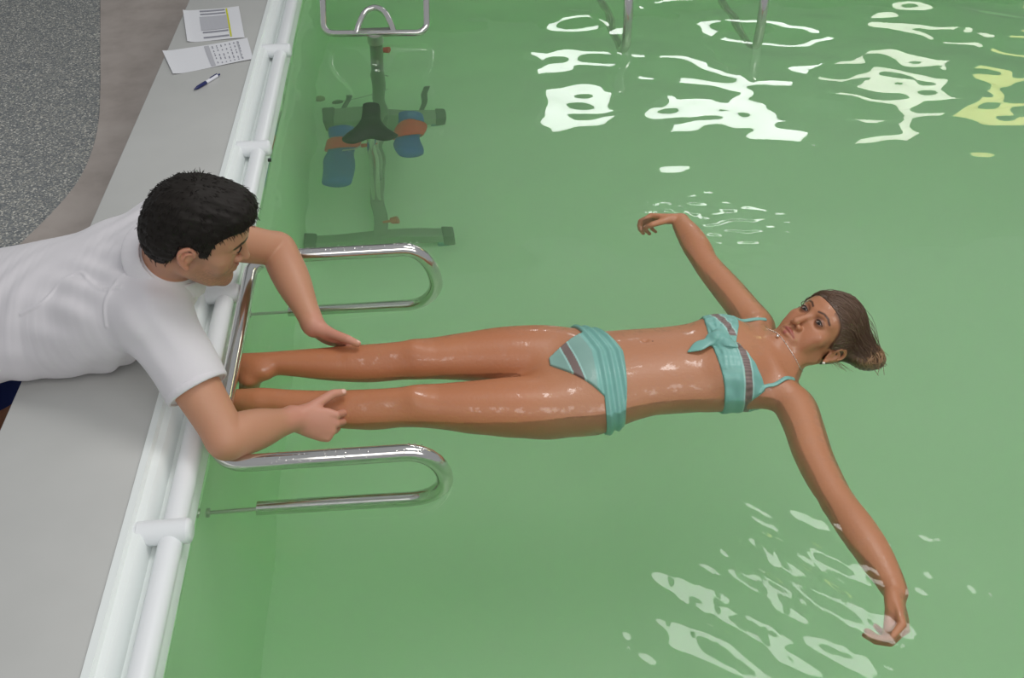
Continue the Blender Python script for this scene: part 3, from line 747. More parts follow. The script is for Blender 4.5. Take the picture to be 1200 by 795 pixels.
def build_woman():
    base = np.array((.3, 1.72, -.1))
    B = Body(); woman_trunk(B); W = (.77, 1.0)
    B.ell((-.512, 1.792, -.004), (.030, .034, .030), .03); foot(B, (-.508, 1.812, .006), (.5, -.5, -.7), (-.42, .05, -.90), .80, 1)
    foot(B, (-.508, 1.688, .006), (.5, -.5, -.7), (-.42, -.05, -.90), .80, -1)
    # neck
    B.chain([(.835, 1.757, -.030), (.875, 1.768, -.022), (.915, 1.780, -.012), (.948, 1.792, -.004)], [.060, .051, .048, .050], k=.03, n=3)
    H = Head((.9684, 1.8007, .0188), RW, 1.0, True)
    for sx in (-1, 1): B.chain([H.w((sx * .056, -.012, -.045)), (.845, 1.757 - sx * -.018, .020)], [.012, .009], k=.02)
    # arms
    B.chain([(.818, 1.640, -.034), (.850, 1.598, -.036), (.851, 1.52, -.036), (.843, 1.42, -.034), (.846, 1.33, -.030), (.853, 1.272, -.026), (.863, 1.21, -.022), (.874, 1.14, -.020), (.882, 1.08, -.020), (.884, 1.040, -.020)],
            [.052, .055, .050, .047, .043, .041, .044, .042, .033, .027], k=.03, n=8)
    B.ell((.850, 1.272, -.04), (.03, .03, .03), .02)
    hand(B, (.883, 1.040, -.018), (-.16, -.97, -.10), (-.90, .10, -.35), True, [(42, 48, 25), (50, 50, 28), (58, 50, 28), (64, 50, 28)], [(.92, .05, .28), (.88, -.18, .42)], .92)
    B.chain([(.818, 1.862, -.034), (.842, 1.905, -.036), (.828, 1.98, -.038), (.806, 2.07, -.036), (.783, 2.15, -.030), (.770, 2.205, -.024), (.764, 2.26, -.020), (.757, 2.32, -.018), (.748, 2.375, -.016), (.743, 2.405, -.014)],
            [.052, .054, .051, .049, .045, .042, .045, .042, .034, .027], k=.03, n=8)
    hand(B, (.741, 2.410, -.012), (-.86, .30, -.15), (-.25, -.85, -.45), False, [(40, 45, 25), (46, 48, 28), (52, 50, 28), (58, 50, 26)], [(.8, .35, .5), (.85, -.15, .55)], .92)
    nn = len(NAILS)
    H.prims(B)
    keep = [(H.o, .16, .20), (np.array((.86, .96, -.02)), .10, .14), (np.array((.70, 2.43, -.02)), .10, .14), (np.array((.502, 1.776, .065)), .02, .04)]
    V, Q = B.mesh(VOX, soft=lambda V: np.min([sstep(np.linalg.norm(V - c, axis=1), a, b) for c, a, b in keep], 0)); print('woman', len(V))
    # pigment
    P = H.l(V); n1 = fbm(V, 14, 3)
    C = lin(180, 122, 88)[None] * (1 + .05 * n1[:, None] * np.array([.6, 1, 1]))
    legm = sstep(-V[:, 0], -.30, -.15); C = C * (1 - legm[:, None] * np.array([-.02, .10, .22]))
    fin = (np.linalg.norm(P, axis=1) < .17)
    dl = np.minimum(dist_poly(P, H.lipU), dist_poly(P, H.lipL)); mk = (1 - sstep(dl, .0045, .0068)) * fin
    C = C * (1 - mk[:, None]) + lin(160, 88, 76) * mk[:, None]
    for x in (-1, 1):
        ck = np.exp(-((np.linalg.norm(P - [x * .045, .062, -.02], axis=1) / .022) ** 2)) * fin * .35
        C = C * (1 - ck[:, None]) + lin(188, 108, 84) * ck[:, None]
        db = dist_poly(P * [1, 0, 1], [np.array(q_) * [1, 0, 1] for q_ in H.brow(x)]); mk = (1 - sstep(db + 9 * (P[:, 1] < .04), .0012, .0042)) * fin * .85
        C = C * (1 - mk[:, None]) + lin(44, 28, 22) * mk[:, None]
        de = np.linalg.norm((P - [x * .031, .090, .0185]) * [1, .6, 1.4], axis=1); mk = (1 - sstep(de, .012, .021)) * fin * .6
        C = C * (1 - mk[:, None]) + lin(95, 58, 44) * mk[:, None]
    yl, zl = P[:, 1], P[:, 2]
    hf = np.interp(yl, [-.09, -.045, -.025, .002, .016, .028, .045, .062, .080, .10], [-.060, -.050, -.030, .020, .000, .012, .038, .056, .066, .070])
    mk = sstep(zl - hf + .0012 * fbm(P, 240, 31, 2), -.011, .001) * fin * .8 * (yl < .085) * (np.abs(P[:, 0]) < .079) * (yl > .0); C = C * (1 - mk[:, None]) + lin(74, 52, 40) * mk[:, None]
    for c, r in NAILS[:nn]:
        mk = 1 - sstep(np.linalg.norm(V - c, axis=1), r * .7, r); C = C * (1 - mk[:, None]) + lin(222, 170, 150) * mk[:, None]
    mk = 1 - sstep(np.linalg.norm(V - np.array([.520, 1.772, .062]), axis=1), .002, .004); C = C * (1 - mk[:, None]) + lin(80, 45, 35) * mk[:, None]
    body = np_obj('person', V, Q, M['skin_woman'], None, C, base)
    tag(body, 'woman in a teal bikini floating on her back with arms spread in the pool', 'person')
    L = lambda p: np.asarray(p) - base
    H.eyes(body, (40, 25, 18), (-.14, .90, -.34)); H.lashes(body)

    # ---- bikini top
    T = Body(); woman_trunk(T)
    TEAL, PALE, BRN = lin(122, 176, 166), lin(160, 202, 194), lin(122, 104, 100)
    def top_lo(P): return .664 + .010 * np.clip((P[:, 1] - 1.738) / .12, -1, 1) ** 2
    def top_hi(P):
        y = P[:, 1]; return np.interp(y, [1.56, 1.588, 1.616, 1.67, 1.735, 1.80, 1.845, 1.88, 1.92], [.690, .705, .779, .755, .727, .752, .762, .715, .69])
    def reg_top(P, d):
        x = P[:, 0]; e = np.maximum(top_lo(P) - x, (x - top_hi(P)) * .75); fold = .0016 * np.sin(190 * (x + .25 * (P[:, 1] - 1.72)) + 8 * P[:, 1]) * sstep(P[:, 1], 1.66, 1.60) + .0010 * np.sin(240 * P[:, 1] + 60 * x)
        return np.maximum(d - .0046 + fold, e)
    T.fn(reg_top, .002, 'r')
    # knot and tails (in front of the band, between the cups)
    def top(x, y):      # height of the body's upper surface
        z = np.linspace(.16, -.12, 200); e = B.eval(np.stack([np.full(200, x), np.full(200, y), z], 1)); i = np.argmax(e < 0)
        return z[i] if e[i] < 0 else -.12
    def K(c, a, b, U, k=.006):
        T.chain([(x, y, top(x, y) + dz) for x, y, dz in c], a, b, U, k, n=4)
    K([(0.702, 1.740, .004), (0.690, 1.748, .016), (0.674, 1.744, .020), (0.662, 1.736, .008)], [.011, .015, .016, .012], [.009, .011, .011, .009], (0, 1, 0))
    K([(0.674, 1.762, .006), (0.687, 1.766, .014), (0.700, 1.756, .014), (0.706, 1.738, .008)], .009, .007, (1, 0, 0))
    K([(0.678, 1.740, .016), (0.662, 1.752, .018), (0.654, 1.746, .010)], .007, .006, (0, 1, 0))
    K([(0.674, 1.738, .012), (0.650, 1.732, .014), (0.626, 1.726, .010), (0.600, 1.718, .005)], [.009, .014, .018, .003], [.006, .005, .004, .003], (0, 1, 0))
    K([(0.680, 1.732, .012), (0.694, 1.720, .016), (0.710, 1.712, .014), (0.726, 1.716, .008)], [.009, .014, .015, .007], [.006, .0045, .004, .003], (-.4, 1, 0))
    for i in range(4): K([(.682 + .004 * i, 1.759, .006), (.678 + .014 * i, 1.789, .007), (.672 + .024 * i, 1.824, .003)], [.005, .005, .003], .003, (1, 0, 0), .006)
    for i in range(4): K([(.678 + .006 * i, 1.729, .006), (.684 + .010 * i, 1.694, .006), (.680 + .012 * i, 1.654, .002)], [.005, .004, .003], .003, (1, 0, 0), .006)
    K([(0.764, 1.614, .002), (0.778, 1.622, .004), (0.805, 1.626, .003), (0.835, 1.638, .003), (0.862, 1.650, .003)], .0062, .003, (0, 1, 0), .003)
    K([(0.752, 1.846, .003), (0.785, 1.860, .003), (0.825, 1.870, .003), (0.855, 1.876, .003)], .0062, .003, (0, 1, 0), .003)
    V, Q = T.mesh(VOX); sk = top_lo(V); rel = (V[:, 0] - (.7035 + .20 * (1.80 - V[:, 1]) * (V[:, 1] < 1.83)))
    yy = V[:, 1]; ctr = np.interp(yy, [1.58, 1.675, 1.732, 1.768, 1.833, 1.90], [.734, .733, .729, .724, .708, .694])
    d = np.abs(V[:, 0] - ctr); onb = (np.abs(V[:, 1] - 1.738) > .020) | (V[:, 0] > .734)
    m1 = (1 - sstep(d, .0085, .0105)) * onb; m2 = ((1 - sstep(np.abs(d - .0115), .0014, .0026))) * onb
    C = TEAL[None] * (1 + .06 * fbm(V, 60, 5)[:, None]); C = C * (1 - m1[:, None]) + BRN * m1[:, None] * (1 + .25 * np.sin(V[:, 1:2] * 900)); C = C * (1 - m2[:, None]) + PALE * m2[:, None]
    np_obj('bikini_top', L(V), Q, M['bikini'], body, C)
    # ---- bikini bottom
    T = Body(); woman_trunk(T)
    ph = lambda P: P[:, 1] - 1.738
    def reg_bot(P, d):
        x, y = P[:, 0], ph(P); sl = .27 * np.clip(y, 0, .2); hi = .437 - .012 * (y / .14) ** 2 - sl
        lo_ = .250 + np.clip(np.abs(y) - .012, 0, 1) * np.where(y > 0, 1.22, 1.12); lo_ = np.minimum(lo_, .372 - sl)
        fold = .003 * np.sin(2 * math.pi * (x + sl - .18 * y * y) / .024 + 3 * y) * sstep(x + sl, .355, .372)
        return np.maximum(d - .0060 + fold - .0012 * sstep(x + sl, .362, .372), np.maximum(x - hi, (lo_ - x) * .7))
    T.fn(reg_bot, .002, 'r')
    V, Q = T.mesh(VOX); y = ph(V); ctr = .300 - .22 * y; d = np.abs(V[:, 0] - ctr)
    onb = V[:, 0] + .27 * np.clip(y, 0, .2) < .357; m1 = (1 - sstep(d, .009, .011)) * onb; m2 = (1 - sstep(np.abs(d - .012), .0014, .0026)) * onb
    C = TEAL[None] * (1 + .06 * fbm(V, 60, 6)[:, None]); m0 = onb[:, None] * .5; C = C * (1 - m0) + lin(140, 160, 150) * m0
    C = C * (1 - m1[:, None]) + BRN * m1[:, None]; C = C * (1 - m2[:, None]) + PALE * m2[:, None]
    np_obj('bikini_bottom', L(V), Q, M['bikini'], body, C)

    # ---- hair, pulled back into a loose bun
    HB = Body(); 
    HB.ell(H.w((0, -.010, .046)), np.array((.085, .1095, .096)), .01, H.R)
    HB.ell(H.w((0, -.045, -.005)), np.array((.072, .066, .078)), .03, H.R)
    bun = np.array((1.088, 1.740, -.022)); hc = H.w((0, .03, .03)); hw_ = nrm(bun - hc); hu = nrm(np.cross(hw_, [0, .3, 1])); hv = np.cross(hw_, hu)
    def reg_hair(P, d):
        l = H.l(P); y, z, ax = l[:, 1], l[:, 2], np.abs(l[:, 0])
        f = np.interp(y, [-.09, -.045, -.025, .002, .016, .028, .045, .062, .080, .10], [-.060, -.050, -.030, .020, .000, .012, .038, .056, .066, .070])
        ins = sstep(z - f, .008, .04); q = P - hc; an = np.arctan2(q @ hv, q @ hu); return np.maximum(d + (.0013 * np.sin(46 * an + 2 * fbm(l, 30, 4)) + .0007 * np.sin(97 * an + 9)) * ins, (f - z) * .6)
    HB.fn(reg_hair, .006, 'r')
    HB.ell(bun, (.036, .034, .036), .03); HB.chain([H.w((-.02, -.07, .05)), H.w((-.045, -.085, .055)), bun], [.055, .046, .036], k=.04); HB.ell(bun + [.010, -.020, .004], (.026, .022, .024), .012); HB.ell(bun + [.004, .022, .008], (.028, .026, .028), .015)
    HB.fn(lambda P, d: d + .0022 * np.sin(500 * (P[:, 0] - .7 * P[:, 1]) + 5 * fbm(P, 60, 2)) * (1 - sstep(np.linalg.norm(P - bun, axis=1), .035, .055)), .001, 'r')
    V, Q = HB.mesh(VOX)
    st = fbm(V * [1, 1, 1], 90, 9, 3); bl = np.exp(-(np.linalg.norm(V - bun - [.02, -.01, .01], axis=1) / .045) ** 2)
    C = lin(84, 63, 49)[None] * (1 + .35 * np.clip(st, -1, 1)[:, None]); C = C * (1 - .75 * bl[:, None]) + lin(160, 124, 88) * .75 * bl[:, None]
    hair = np_obj('hair', L(V), Q, M['hair_brown'], body, np.clip(C, .01, 1))
    bm = bmesh.new(); r = random.Random(5); BV = V
    def strand(pts, rad): tube(bm, [L(p) for p in catmull(pts, 5)], list(np.linspace(rad, rad * .35, (len(pts) - 1) * 5 + 1)), 5)
    def snap(p, off):
        c = H.w((0, -.008, .03)); d = nrm(np.asarray(p) - c)
        lo_, hi_ = .03, .16
        for _ in range(16):
            mid = (lo_ + hi_) / 2
            if HB.eval(np.array([c + d * mid]))[0] < 0: lo_ = mid
            else: hi_ = mid
        return c + d * (hi_ + off)
    HF = ([-.09, -.045, -.025, .002, .016, .028, .045, .062, .080, .10], [-.060, -.050, -.030, .020, .000, .012, .038, .056, .066, .070])
    for i in range(420):
        u = r.uniform(-.93, .93); a = u * 1.5; k_ = r.choice((0, 0, 0, .12, .25, .4)) + r.uniform(0, .06)
        yh = .092 * math.cos(a) - .004; s_ = H.w((.076 * math.sin(a), yh, float(np.interp(yh, *HF)) + r.uniform(-.001, .008)))
        e = bun + np.array([r.uniform(-.024, .02), r.uniform(-.024, .024), r.uniform(-.01, .03)])
        P_ = [snap(s_ * (1 - t) + e * t + np.array([0, 0, .02 * math.sin(3.14 * t)]), r.uniform(-.0008, .0010 + .0022 * t)) for t in np.linspace(k_, .86, 5)] + [e + [0, 0, .012]]
        strand(P_, r.uniform(.0005, .0011))
    child('combed_strands', bm, vc_const('dark brown hair', (98, 74, 57)), hair); bm = bmesh.new()
    for i in range(190):
        a = r.uniform(0, 6.28); d = nrm(np.array([math.cos(a), math.sin(a), r.uniform(-.4, 1.)])); p = bun + d * np.array([.041, .039, .040]) + np.array([.006, -.004, .004])
        side = nrm(np.cross(d, [r.uniform(-1, 1), r.uniform(-1, 1), r.uniform(-.5, 1)])); LL = r.uniform(0, .014) if i % 3 == 0 else 0
        strand([p - side * .024 - d * .012, p - side * .010 + d * .002, p + side * .010 + d * .003, p + side * .024 - d * .008 + d * LL * .6, p + side * (.030 + LL) - d * .012 + d * LL * .5 + np.array([.2, -.9, -.5]) * LL], r.uniform(.0009, .0024))
    for i in range(16):
        p = H.w((-.055 - .015 * r.random(), -.075 + .06 * r.random(), -.03 + .02 * r.random())); q_ = np.array([.012 + .03 * r.random(), -.022 - .018 * r.random(), -.015]); strand([p, p + q_ * .5 + [.004, 0, 0], p + q_], .0007)
    o = child('loose_strands', bm, vc_const('loose brown hair', (150, 116, 84)), hair)
    # ---- earring and necklace
    bm = bmesh.new(); ball(bm, L(H.w((-.082, .000, -.034))), .0042, 16, 10); child('earring', bm, M['pearl'], body)
    bm = bmesh.new(); pts = [];
    for a in np.linspace(0, 2 * math.pi, 60, endpoint=False):
        c = np.array((.882, 1.770, -.012)); ax = nrm((.82, .25, .35)); u_ = nrm(np.cross(ax, [0, 1, .2])); v_ = np.cross(ax, u_)
        o_ = c; lo_, hi_ = .02, .10; d = u_ * math.cos(a) + v_ * math.sin(a)
        for _ in range(14):
            mid = (lo_ + hi_) / 2
            if B.eval(np.array([c + d * mid]))[0] < 0: lo_ = mid
            else: hi_ = mid
        pts.append(c + d * (hi_ + .0008))
    for i in range(60): ball(bm, L(pts[i]), .0017, 6, 5)
    best = max(pts, key=lambda q: q[2] - .3 * q[0]); tube(bm, [L(p) for p in pts + pts[:1]], .0007, 5, False)
    nk = child('necklace', bm, M['silver'], body)
    bm = bmesh.new(); ball(bm, L(best + np.array([-.006, -.006, .002])), .0042, 12, 8); child('pendant', bm, M['silver'], nk)
    return B

_vc = {}
def vc_const(n, rgb):
    if n not in _vc: _vc[n] = mat(n, srgb(*rgb), .45)
    return _vc[n]

# ------------------------------------------------------------------ the man
RM = [(.0172, -.9933, -.1145), (.9047, .0651, -.4291), (.4337, -.0962, .8998)]
SHR, ELR, WRR = (-.640, 1.640, .335), (-.492, 1.440, .150), (-.372, 1.574, .060)
SHL, ELL, WRL = (-.670, 1.975, .340), (-.440, 2.085, .185), (-.345, 1.882, .082)
TORSO = [(-.610, 1.750, .375, .085, .062), (-.660, 1.790, .335, .165, .085), (-.745, 1.805, .292, .190, .112), (-.86, 1.825, .258, .182, .118), (-.96, 1.845, .243, .166, .110), (-1.06, 1.855, .226, .158, .102), (-1.16, 1.865, .165, .162, .104), (-1.245, 1.868, .090, .166, .108), (-1.27, 1.87, .03, .15, .10)]
NECK = [(-.655, 1.775, .365), (-.610, 1.735, .420), (-.566, 1.692, .480)]
def man_core(B, g=0., kk=.03):
    B.chain([t[:3] for t in TORSO], [t[3] + g for t in TORSO], [t[4] + g for t in TORSO], (0, 1, 0), kk, n=5)
def arm_pts(S, E_, W_):
    S, E_, W_ = map(np.array, (S, E_, W_)); l = lambda a, b, t: a + (b - a) * t
    return [S, l(S, E_, .25), l(S, E_, .55), l(S, E_, .85), E_, l(E_, W_, .2), l(E_, W_, .45), l(E_, W_, .75), W_]

def build_man():
    base = np.array((-1.27, 1.87, -.412))
    B = Body(); man_core(B)
    for y in (1.70, 1.92): B.ell((-.74, y, .33), (.09, .07, .055), .05)
    B.chain(NECK, [.066, .060, .060], k=.04, n=4)
    for S, E_, W_, nk in ((SHR, ELR, WRR, 1.70), (SHL, ELL, WRL, 1.86)):
        B.chain([(-.655, nk, .35), S], [.07, .064], k=.04)
        B.chain(arm_pts(S, E_, W_), [.064, .058, .053, .047, .045, .049, .046, .034, .029], k=.02, n=7)
        B.ell(np.array(E_) - .018 * nrm(nrm(np.array(S) - E_) + nrm(np.array(W_) - E_)), (.028, .028, .028), .025)
    n0 = len(NAILS)
    hand(B, WRR, (.90, -.02, -.36), (.15, .72, -.62), False, [(62, 60, 30), (64, 62, 32), (68, 62, 32), (70, 60, 32)], [(.66, .62, .25), (.85, .30, .30)], 1.0)
    hand(B, WRL, (.72, -.12, -.60), (-.35, -.80, -.45), True, [(52, 50, 28), (56, 52, 28), (60, 54, 28), (62, 54, 28)], [(.70, .70, .05), (.85, .42, .0)], 1.0)
    for y, sx in ((1.775, -1), (1.965, 1)):
        B.chain([(-1.265, y + sx * .01, .04), (-1.285, y + sx * .02, -.15), (-1.30, y + sx * .03, -.335)], [.092, .078, .060], k=.04, n=4)
        B.chain([(-1.30, y + sx * .03, -.345), (-1.40, y + sx * .03, -.352), (-1.55, y + sx * .03, -.362), (-1.69, y + sx * .03, -.372)], [.058, .056, .050, .034], k=.03, n=4)
        foot(B, (-1.71, y + sx * .03, -.37), (.2, 0, .98), (-1, 0, -.05), .95, sx)
    H = Head((-.5151, 1.6796, .5209), RM, 1.0, False); H.prims(B)
    keep = [(H.o, .16, .20), (np.array(WRR) + [.07, 0, 0], .09, .13), (np.array(WRL) + [.06, 0, -.03], .09, .13)]
    V, Q = B.mesh(VOX, soft=lambda V: np.min([sstep(np.linalg.norm(V - c, axis=1), a, b) for c, a, b in keep], 0)); print('man', len(V))
    P = H.l(V); fin = np.linalg.norm(P, axis=1) < .18
    C = lin(196, 142, 112)[None] * (1 + .05 * fbm(V, 14, 3)[:, None] * np.array([.5, 1, 1]))
    for hp in (np.array(WRR) + [.06, 0, 0], np.array(WRL) + [.06, -.01, -.03]):
        mk = (1 - sstep(np.linalg.norm(V - hp, axis=1), .07, .11)) * .75; C = C * (1 - mk[:, None]) + lin(205, 142, 122) * mk[:, None]
    hd = fin * .55; C = C * (1 - hd[:, None]) + lin(188, 134, 108) * hd[:, None]
    jaw = sstep(-P[:, 2], .028, .050) * sstep(P[:, 1], -.010, .02) * fin * .42 * (.75 + .25 * np.sign(fbm(P, 900, 8)))
    side = (1 - sstep(np.linalg.norm((P - [.07, .016, -.035]) * [.3, 1.3, .8], axis=1), .012, .028)) * fin * .30
    jaw = np.clip(np.maximum(jaw, side), 0, 1); C = C * (1 - jaw[:, None]) + lin(98, 78, 68) * jaw[:, None]
    dl = np.minimum(dist_poly(P, H.lipU), dist_poly(P, H.lipL)); mk = (1 - sstep(dl, .0042, .0065)) * fin; C = C * (1 - mk[:, None]) + lin(172, 105, 92) * mk[:, None]
    ear = sstep(np.abs(P[:, 0]), .074, .080) * fin * .6; C = C * (1 - ear[:, None]) + lin(214, 142, 118) * ear[:, None]
    for x in (-1, 1):
        db = dist_poly(P * [1, 0, 1], [np.array(q_) * [1, 0, 1] for q_ in H.brow(x)]); mk = (1 - sstep(db + 9 * (P[:, 1] < .04), .0042, .0072)) * fin * .95; C = C * (1 - mk[:, None]) + lin(32, 24, 20) * mk[:, None]
    for c, r in NAILS[n0:]:
        mk = 1 - sstep(np.linalg.norm(V - c, axis=1), r * .7, r); C = C * (1 - mk[:, None]) + lin(232, 188, 172) * mk[:, None]
    body = np_obj('person', V, Q, M['skin_man'], None, C, base)
    tag(body, 'dark-haired man in a white polo shirt leaning over the wall holding the woman\'s calves', 'person')
    L = lambda p: np.asarray(p) - base
    H.eyes(body, (60, 42, 30), (0, .9, -.35)); H.lashes(body)
    # ---- polo shirt
    T = Body()
    t2 = [t for t in TORSO if t[0] > -1.12]; t2[0] = (-.625, 1.765, .368, .090, .060)
    T.chain([t[:3] for t in t2], [t[3] + .016 for t in t2], [t[4] + .012 for t in t2], (0, 1, 0), .03, n=5)
    T.chain([(-.80, 1.745, .215), (-.92, 1.745, .20), (-1.08, 1.735, .20)], [.09, .095, .105], [.080, .078, .078], (0, 1, 0), .05)
    for y in (1.70, 1.92): T.ell((-.74, y, .335), (.10, .08, .060), .05)
    ups = {}
    for S, E_, nk, tt in ((SHR, ELR, 1.69, .60), (SHL, ELL, 1.87, .55)):
        S, E_ = np.array(S), np.array(E_); T.chain([(-.665, nk, .345), S], [.082, .076], k=.05)
        cu = S + (E_ - S) * tt; ax = nrm(E_ - S)
        T.chain([S, S + (E_ - S) * .3, cu + ax * .05], [.078, .072, .068], k=.03, n=3)
        T.fn(lambda P, d, cu=cu, ax=ax: np.where(np.linalg.norm(P - cu, axis=1) < .16, (P - cu) @ ax, -.05).astype(F32), .003, 'i')
        ups[tt] = (cu, ax)
    for cu, ax in ups.values():   # turned hem and hollow opening of each sleeve
        u_ = nrm(np.cross(ax, [0, 0, 1])); v_ = np.cross(ax, u_)
    def folds(P, d):
        x, y, z = P[:, 0], P[:, 1], P[:, 2]
        f = .0035 * fbm(P * np.array([.8, 1.2, 1.2]), 20, 12, 3)
        # drapes running from the armpit to the waist and across the lower back
        a = .0042 * np.sin(95 * (y + .55 * x + .2 * z) + 3 * np.sin(9 * x)) * np.exp(-(((x + .78) / .11) ** 2 + ((y - 1.70) / .09) ** 2))
        b_ = .0036 * np.sin(80 * (x - .35 * y) + 4 * np.sin(12 * y)) * np.exp(-(((x + 1.02) / .09) ** 2 + ((y - 1.72) / .12) ** 2))
        c_ = .0040 * np.sin(85 * (y * .8 - x * .6)) * np.exp(-(((x + .70) / .08) ** 2 + ((y - 1.90) / .10) ** 2))
        e_ = .0030 * np.sin(90 * (x + .8 * z)) * np.exp(-(((x + .60) / .06) ** 2 + ((y - 1.60) / .08) ** 2))
        return d + f + a + b_ + c_ + e_
    T.fn(folds, .001, 'r')
    T.fn(lambda P, d: np.where(P[:, 0] < -.9, -1.085 - P[:, 0] + .012 * np.sin(30 * P[:, 1]), -.05).astype(F32), .004, 'i')
    # seams: raised piping from armhole to the side and around the armhole
    sk = []
    def on(px, py, up=.5):      # nearest point above (px, py) on the cloth
        zs = np.linspace(.55, .1, 120); q = np.stack([np.full(120, px), np.full(120, py), zs], 1); e = T.eval(q); i = np.argmax(e < 0); return q[i]
    s1 = [on(*p) for p in ((-.69, 1.645), (-.735, 1.655), (-.775, 1.70), (-.80, 1.735), (-.835, 1.735), (-.865, 1.71), (-.89, 1.69), (-.94, 1.690))]
    s2 = [on(*p) for p in ((-.655, 1.70), (-.70, 1.66), (-.725, 1.625), (-.728, 1.60))]
    nkc, nka = np.array((-.612, 1.738, .415)), nrm(np.array(NECK[2]) - np.array(NECK[0]))
    T.chain(s1, .0035, k=.004, n=4); T.chain(s2, .0035, k=.004, n=4)
    T.chain([np.array(NECK[0]), nkc - nka * .014], [.090, .076], k=.04, op='u')
    V, Q = T.mesh(VOX * 1.25); sh = np_obj('polo_shirt', L(V), Q, M['shirt'], body)
    # collar: folded flap standing round the neck
    T = Body(); u_ = nrm(np.cross(nka, [0, 1, 0])); v_ = np.cross(nka, u_); ring = []; ring2 = []; UU = []
    for a in np.linspace(math.radians(-166), math.radians(166), 33):
        d = u_ * math.cos(a) + v_ * math.sin(a); dr = .040 * abs(a / 2.9) ** 4
        c = nkc + d * (.0815 + .003 * math.cos(a)) + nka * (.026 - dr * .5) + np.array([dr * .35, 0, -dr * .2]); ring.append(c); UU.append(nrm(nka - d * .75))
    T.chain(ring, .024, .0045, UU, .004)
    V, Q = T.mesh(VOX * 1.1); np_obj('collar', L(V), Q, M['shirt'], sh)
    for cu, ax in ups.values():
        u_ = nrm(np.cross(ax, [0, 0, 1])); v_ = np.cross(ax, u_); T = Body()
        T.chain([cu - ax * .006 + (u_ * math.cos(a) + v_ * math.sin(a)) * .0665 for a in np.linspace(0, 2 * math.pi, 33)], .010, .0045, ax, .003)
        V, Q = T.mesh(VOX * 1.1); np_obj('sleeve_hem', L(V), Q, M['shirt'], sh)
    # ---- shorts
    T = Body(); t3 = [t for t in TORSO if t[0] < -1.0]
    T.chain([t[:3] for t in t3], [t[3] + .012 for t in t3], [t[4] + .010 for t in t3], (0, 1, 0), .03, n=5)
    for y, sx in ((1.775, -1), (1.965, 1)): T.chain([(-1.265, y + sx * .01, .04), (-1.285, y + sx * .02, -.16)], [.108, .105], k=.04)
    T.fn(lambda P, d: np.maximum(P[:, 0] + 1.035, -.17 - P[:, 2]).astype(F32), .004, 'i')
    T.fn(lambda P, d: d + .003 * fbm(P, 26, 4, 3), .001, 'r')
    V, Q = T.mesh(VOX * 1.5); np_obj('shorts', L(V), Q, M['shorts'], body)
    # ---- short hair
    HB = Body(); HB.ell(H.w((0, -.003, .048)), (.0835, .103, .0925), .01, H.R); HB.ell(H.w((0, -.050, -.005)), (.068, .064, .080), .03, H.R)
    HB.ell(H.w((0, .055, .098)), (.058, .044, .034), .03, H.R)
    def reg(P, d):
        l = H.l(P); y, z = l[:, 1], l[:, 2]
        f = np.interp(y, [-.13, -.08, -.045, -.032, -.030, .010, .014, .028, .034, .050, .080, .11], [-.085, -.080, -.062, -.02, .024, .026, -.016, -.010, .048, .068, .082, .086])
        return np.maximum(d + .0022 * fbm(l * np.array([1.4, .5, 1.]), 210, 14, 2), (f - z) * .7 + .0015 * fbm(l, 300, 5, 2))
    HB.fn(reg, .004, 'r')
    V, Q = HB.mesh(VOX); hair = np_obj('hair', L(V), Q, M['hair_dark'], body)
    bm = bmesh.new(); r = np.random.default_rng(3); idx = r.choice(len(V), 2600); ctr = H.w((0, -.01, .03))
    for i in idx:
        p = V[i]; n_ = nrm(p - ctr); l = H.l(p[None])[0]
        cmb = H.R @ np.array([.25 * np.sign(l[0]) * (abs(l[0]) > .02), 1. if l[1] > -.02 else -.1, -.35 - 1.2 * (abs(l[0]) > .06) - .9 * (l[1] < -.05)]); cmb = nrm(cmb - n_ * (cmb @ n_) + r.normal(0, .25, 3))
        LL = r.uniform(.008, .014); tube(bm, [L(p - n_ * .002), L(p + cmb * LL * .5 + n_ * .0010), L(p + cmb * LL + n_ * .0002)], [.0008, .0007, .0002], 4, False)
    child('hair_tips', bm, M['hair_dark'], hair)

# ------------------------------------------------------------------ small finds
def build_small():
    t = thing('pool_weight', 'small dark weight with a cord lying on the pool floor left of the bike', 'weight', (-.478, 4.289, -1.12))
    bm = bmesh.new(); tube(bm, [(-.478, 4.289, -1.12), (-.478, 4.289, -1.115), (-.478, 4.289, -1.09), (-.478, 4.289, -1.08)], [.022, .025, .023, .012], 16); obj('weight', bm, M['dark'], t)
    bm = bmesh.new(); tube(bm, catmull([(-.478, 4.289, -1.062), (-.44, 4.30, -1.10), (-.35, 4.38, -1.115), (-.24, 4.48, -1.115)], 6), .004, 6); obj('cord', bm, M['alu'], t)
    bm = bmesh.new(); tube(bm, [(-.56, 4.36, -1.12), (-.56, 4.36, -1.112), (-.56, 4.36, -1.108)], [.022, .022, .012], 16)
    tag(obj('drain_cap', bm, vc_const('olive plastic', (120, 110, 70))), 'small flat olive drain cap on the pool floor near the wall', 'drain cap')
    # droplets clinging to the rail
    bm = bmesh.new(); r = random.Random(8)
    for y, z in ((1.408, .100), (2.158, .112)):
        for i in range(55):
            x = r.uniform(-.42, -.07); a = r.uniform(-.9, .9); q = r.uniform(.0012, .0030)
            ball(bm, (x, y + .0192 * math.sin(a), z + .0192 * math.cos(a)), (q, q, q * .7), 8, 6)
    tag(obj('water_drops', bm, M['drop']), 'tiny water drops clinging to the top of the chrome grab rail', 'water drops', kind='stuff')

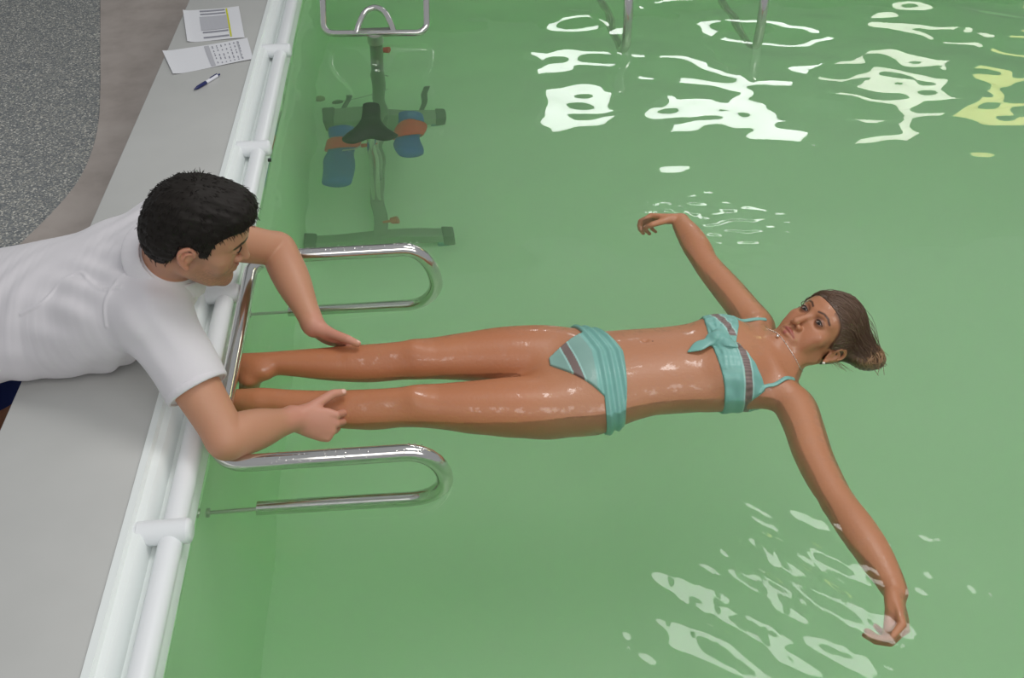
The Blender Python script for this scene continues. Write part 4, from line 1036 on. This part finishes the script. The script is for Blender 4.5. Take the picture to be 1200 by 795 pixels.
# ------------------------------------------------------------------ light, world, camera
def build_light():
    wd = bpy.data.worlds.new('World'); scene.world = wd; wd.use_nodes = True
    bg = wd.node_tree.nodes['Background']; bg.inputs['Color'].default_value = (.93, .97, 1.0, 1); bg.inputs['Strength'].default_value = .36
    def area(nm, loc, rot, sx, sy, power, col=(1, 1, 1)):
        l = bpy.data.lights.new(nm, 'AREA'); l.shape = 'RECTANGLE'; l.size = sx; l.size_y = sy; l.energy = power; l.color = col
        o = bpy.data.objects.new(nm, l); o.location = loc; o.rotation_euler = rot; link(o); return o
    area('added_front_light', (1.0, -.9, 3.1), (math.radians(35), 0, 0), 3.6, 1.3, 50, (1, .985, .96))  # invented source above and behind the camera, added for frontal light on the man
    area('added_overhead_light', (1.5, 2.2, 3.75), (0, 0, 0), 2.0, 1.0, 66, (1, .985, .96))  # added overhead key, placed so the ripples near her hand reflect it
    wy = 7.96; z = 2.55
    for nm, a, b, c, L in (('daylight', .95, 1.75, (1, 1, 1), 9), ('daylight', 2.1, 3.6, (1, 1, 1), 9), ('daylight', 3.95, 4.9, (1, .97, .85), 6), ('daylight', 5.2, 6.6, (1, .9, .3), 4)):
        area(nm, ((a + b) / 2, wy, z), (math.radians(-90), 0, 0), b - a - .1, .56, L * math.pi * (b - a - .1) * .56, c)

def build_camera():
    cam = bpy.data.cameras.new('camera'); o = bpy.data.objects.new('camera', cam); link(o)
    f = 1100.; th = math.atan(961.5 / f); psi = math.atan(130 * math.cos(th) / f)
    cam.sensor_fit = 'HORIZONTAL'; cam.sensor_width = 36; cam.lens = f / 1200 * 36
    o.location = (0, 0, 1.65); o.rotation_euler = (math.pi / 2 - th, 0, -psi); cam.clip_start = .02
    scene.camera = o

build_setting(); build_water(); build_rails(); build_bike(); build_papers(); build_small()
build_woman(); build_man()
build_light(); build_camera()
vs = scene.view_settings; vs.view_transform = 'Standard'; vs.look = 'None'; vs.gamma = 1; vs.exposure = 0; vs.use_curve_mapping = False
scene.cycles.use_denoising = True; scene.cycles.volume_bounces = 6
scene.cycles.max_bounces = 16; scene.cycles.transmission_bounces = 10; scene.cycles.diffuse_bounces = 6
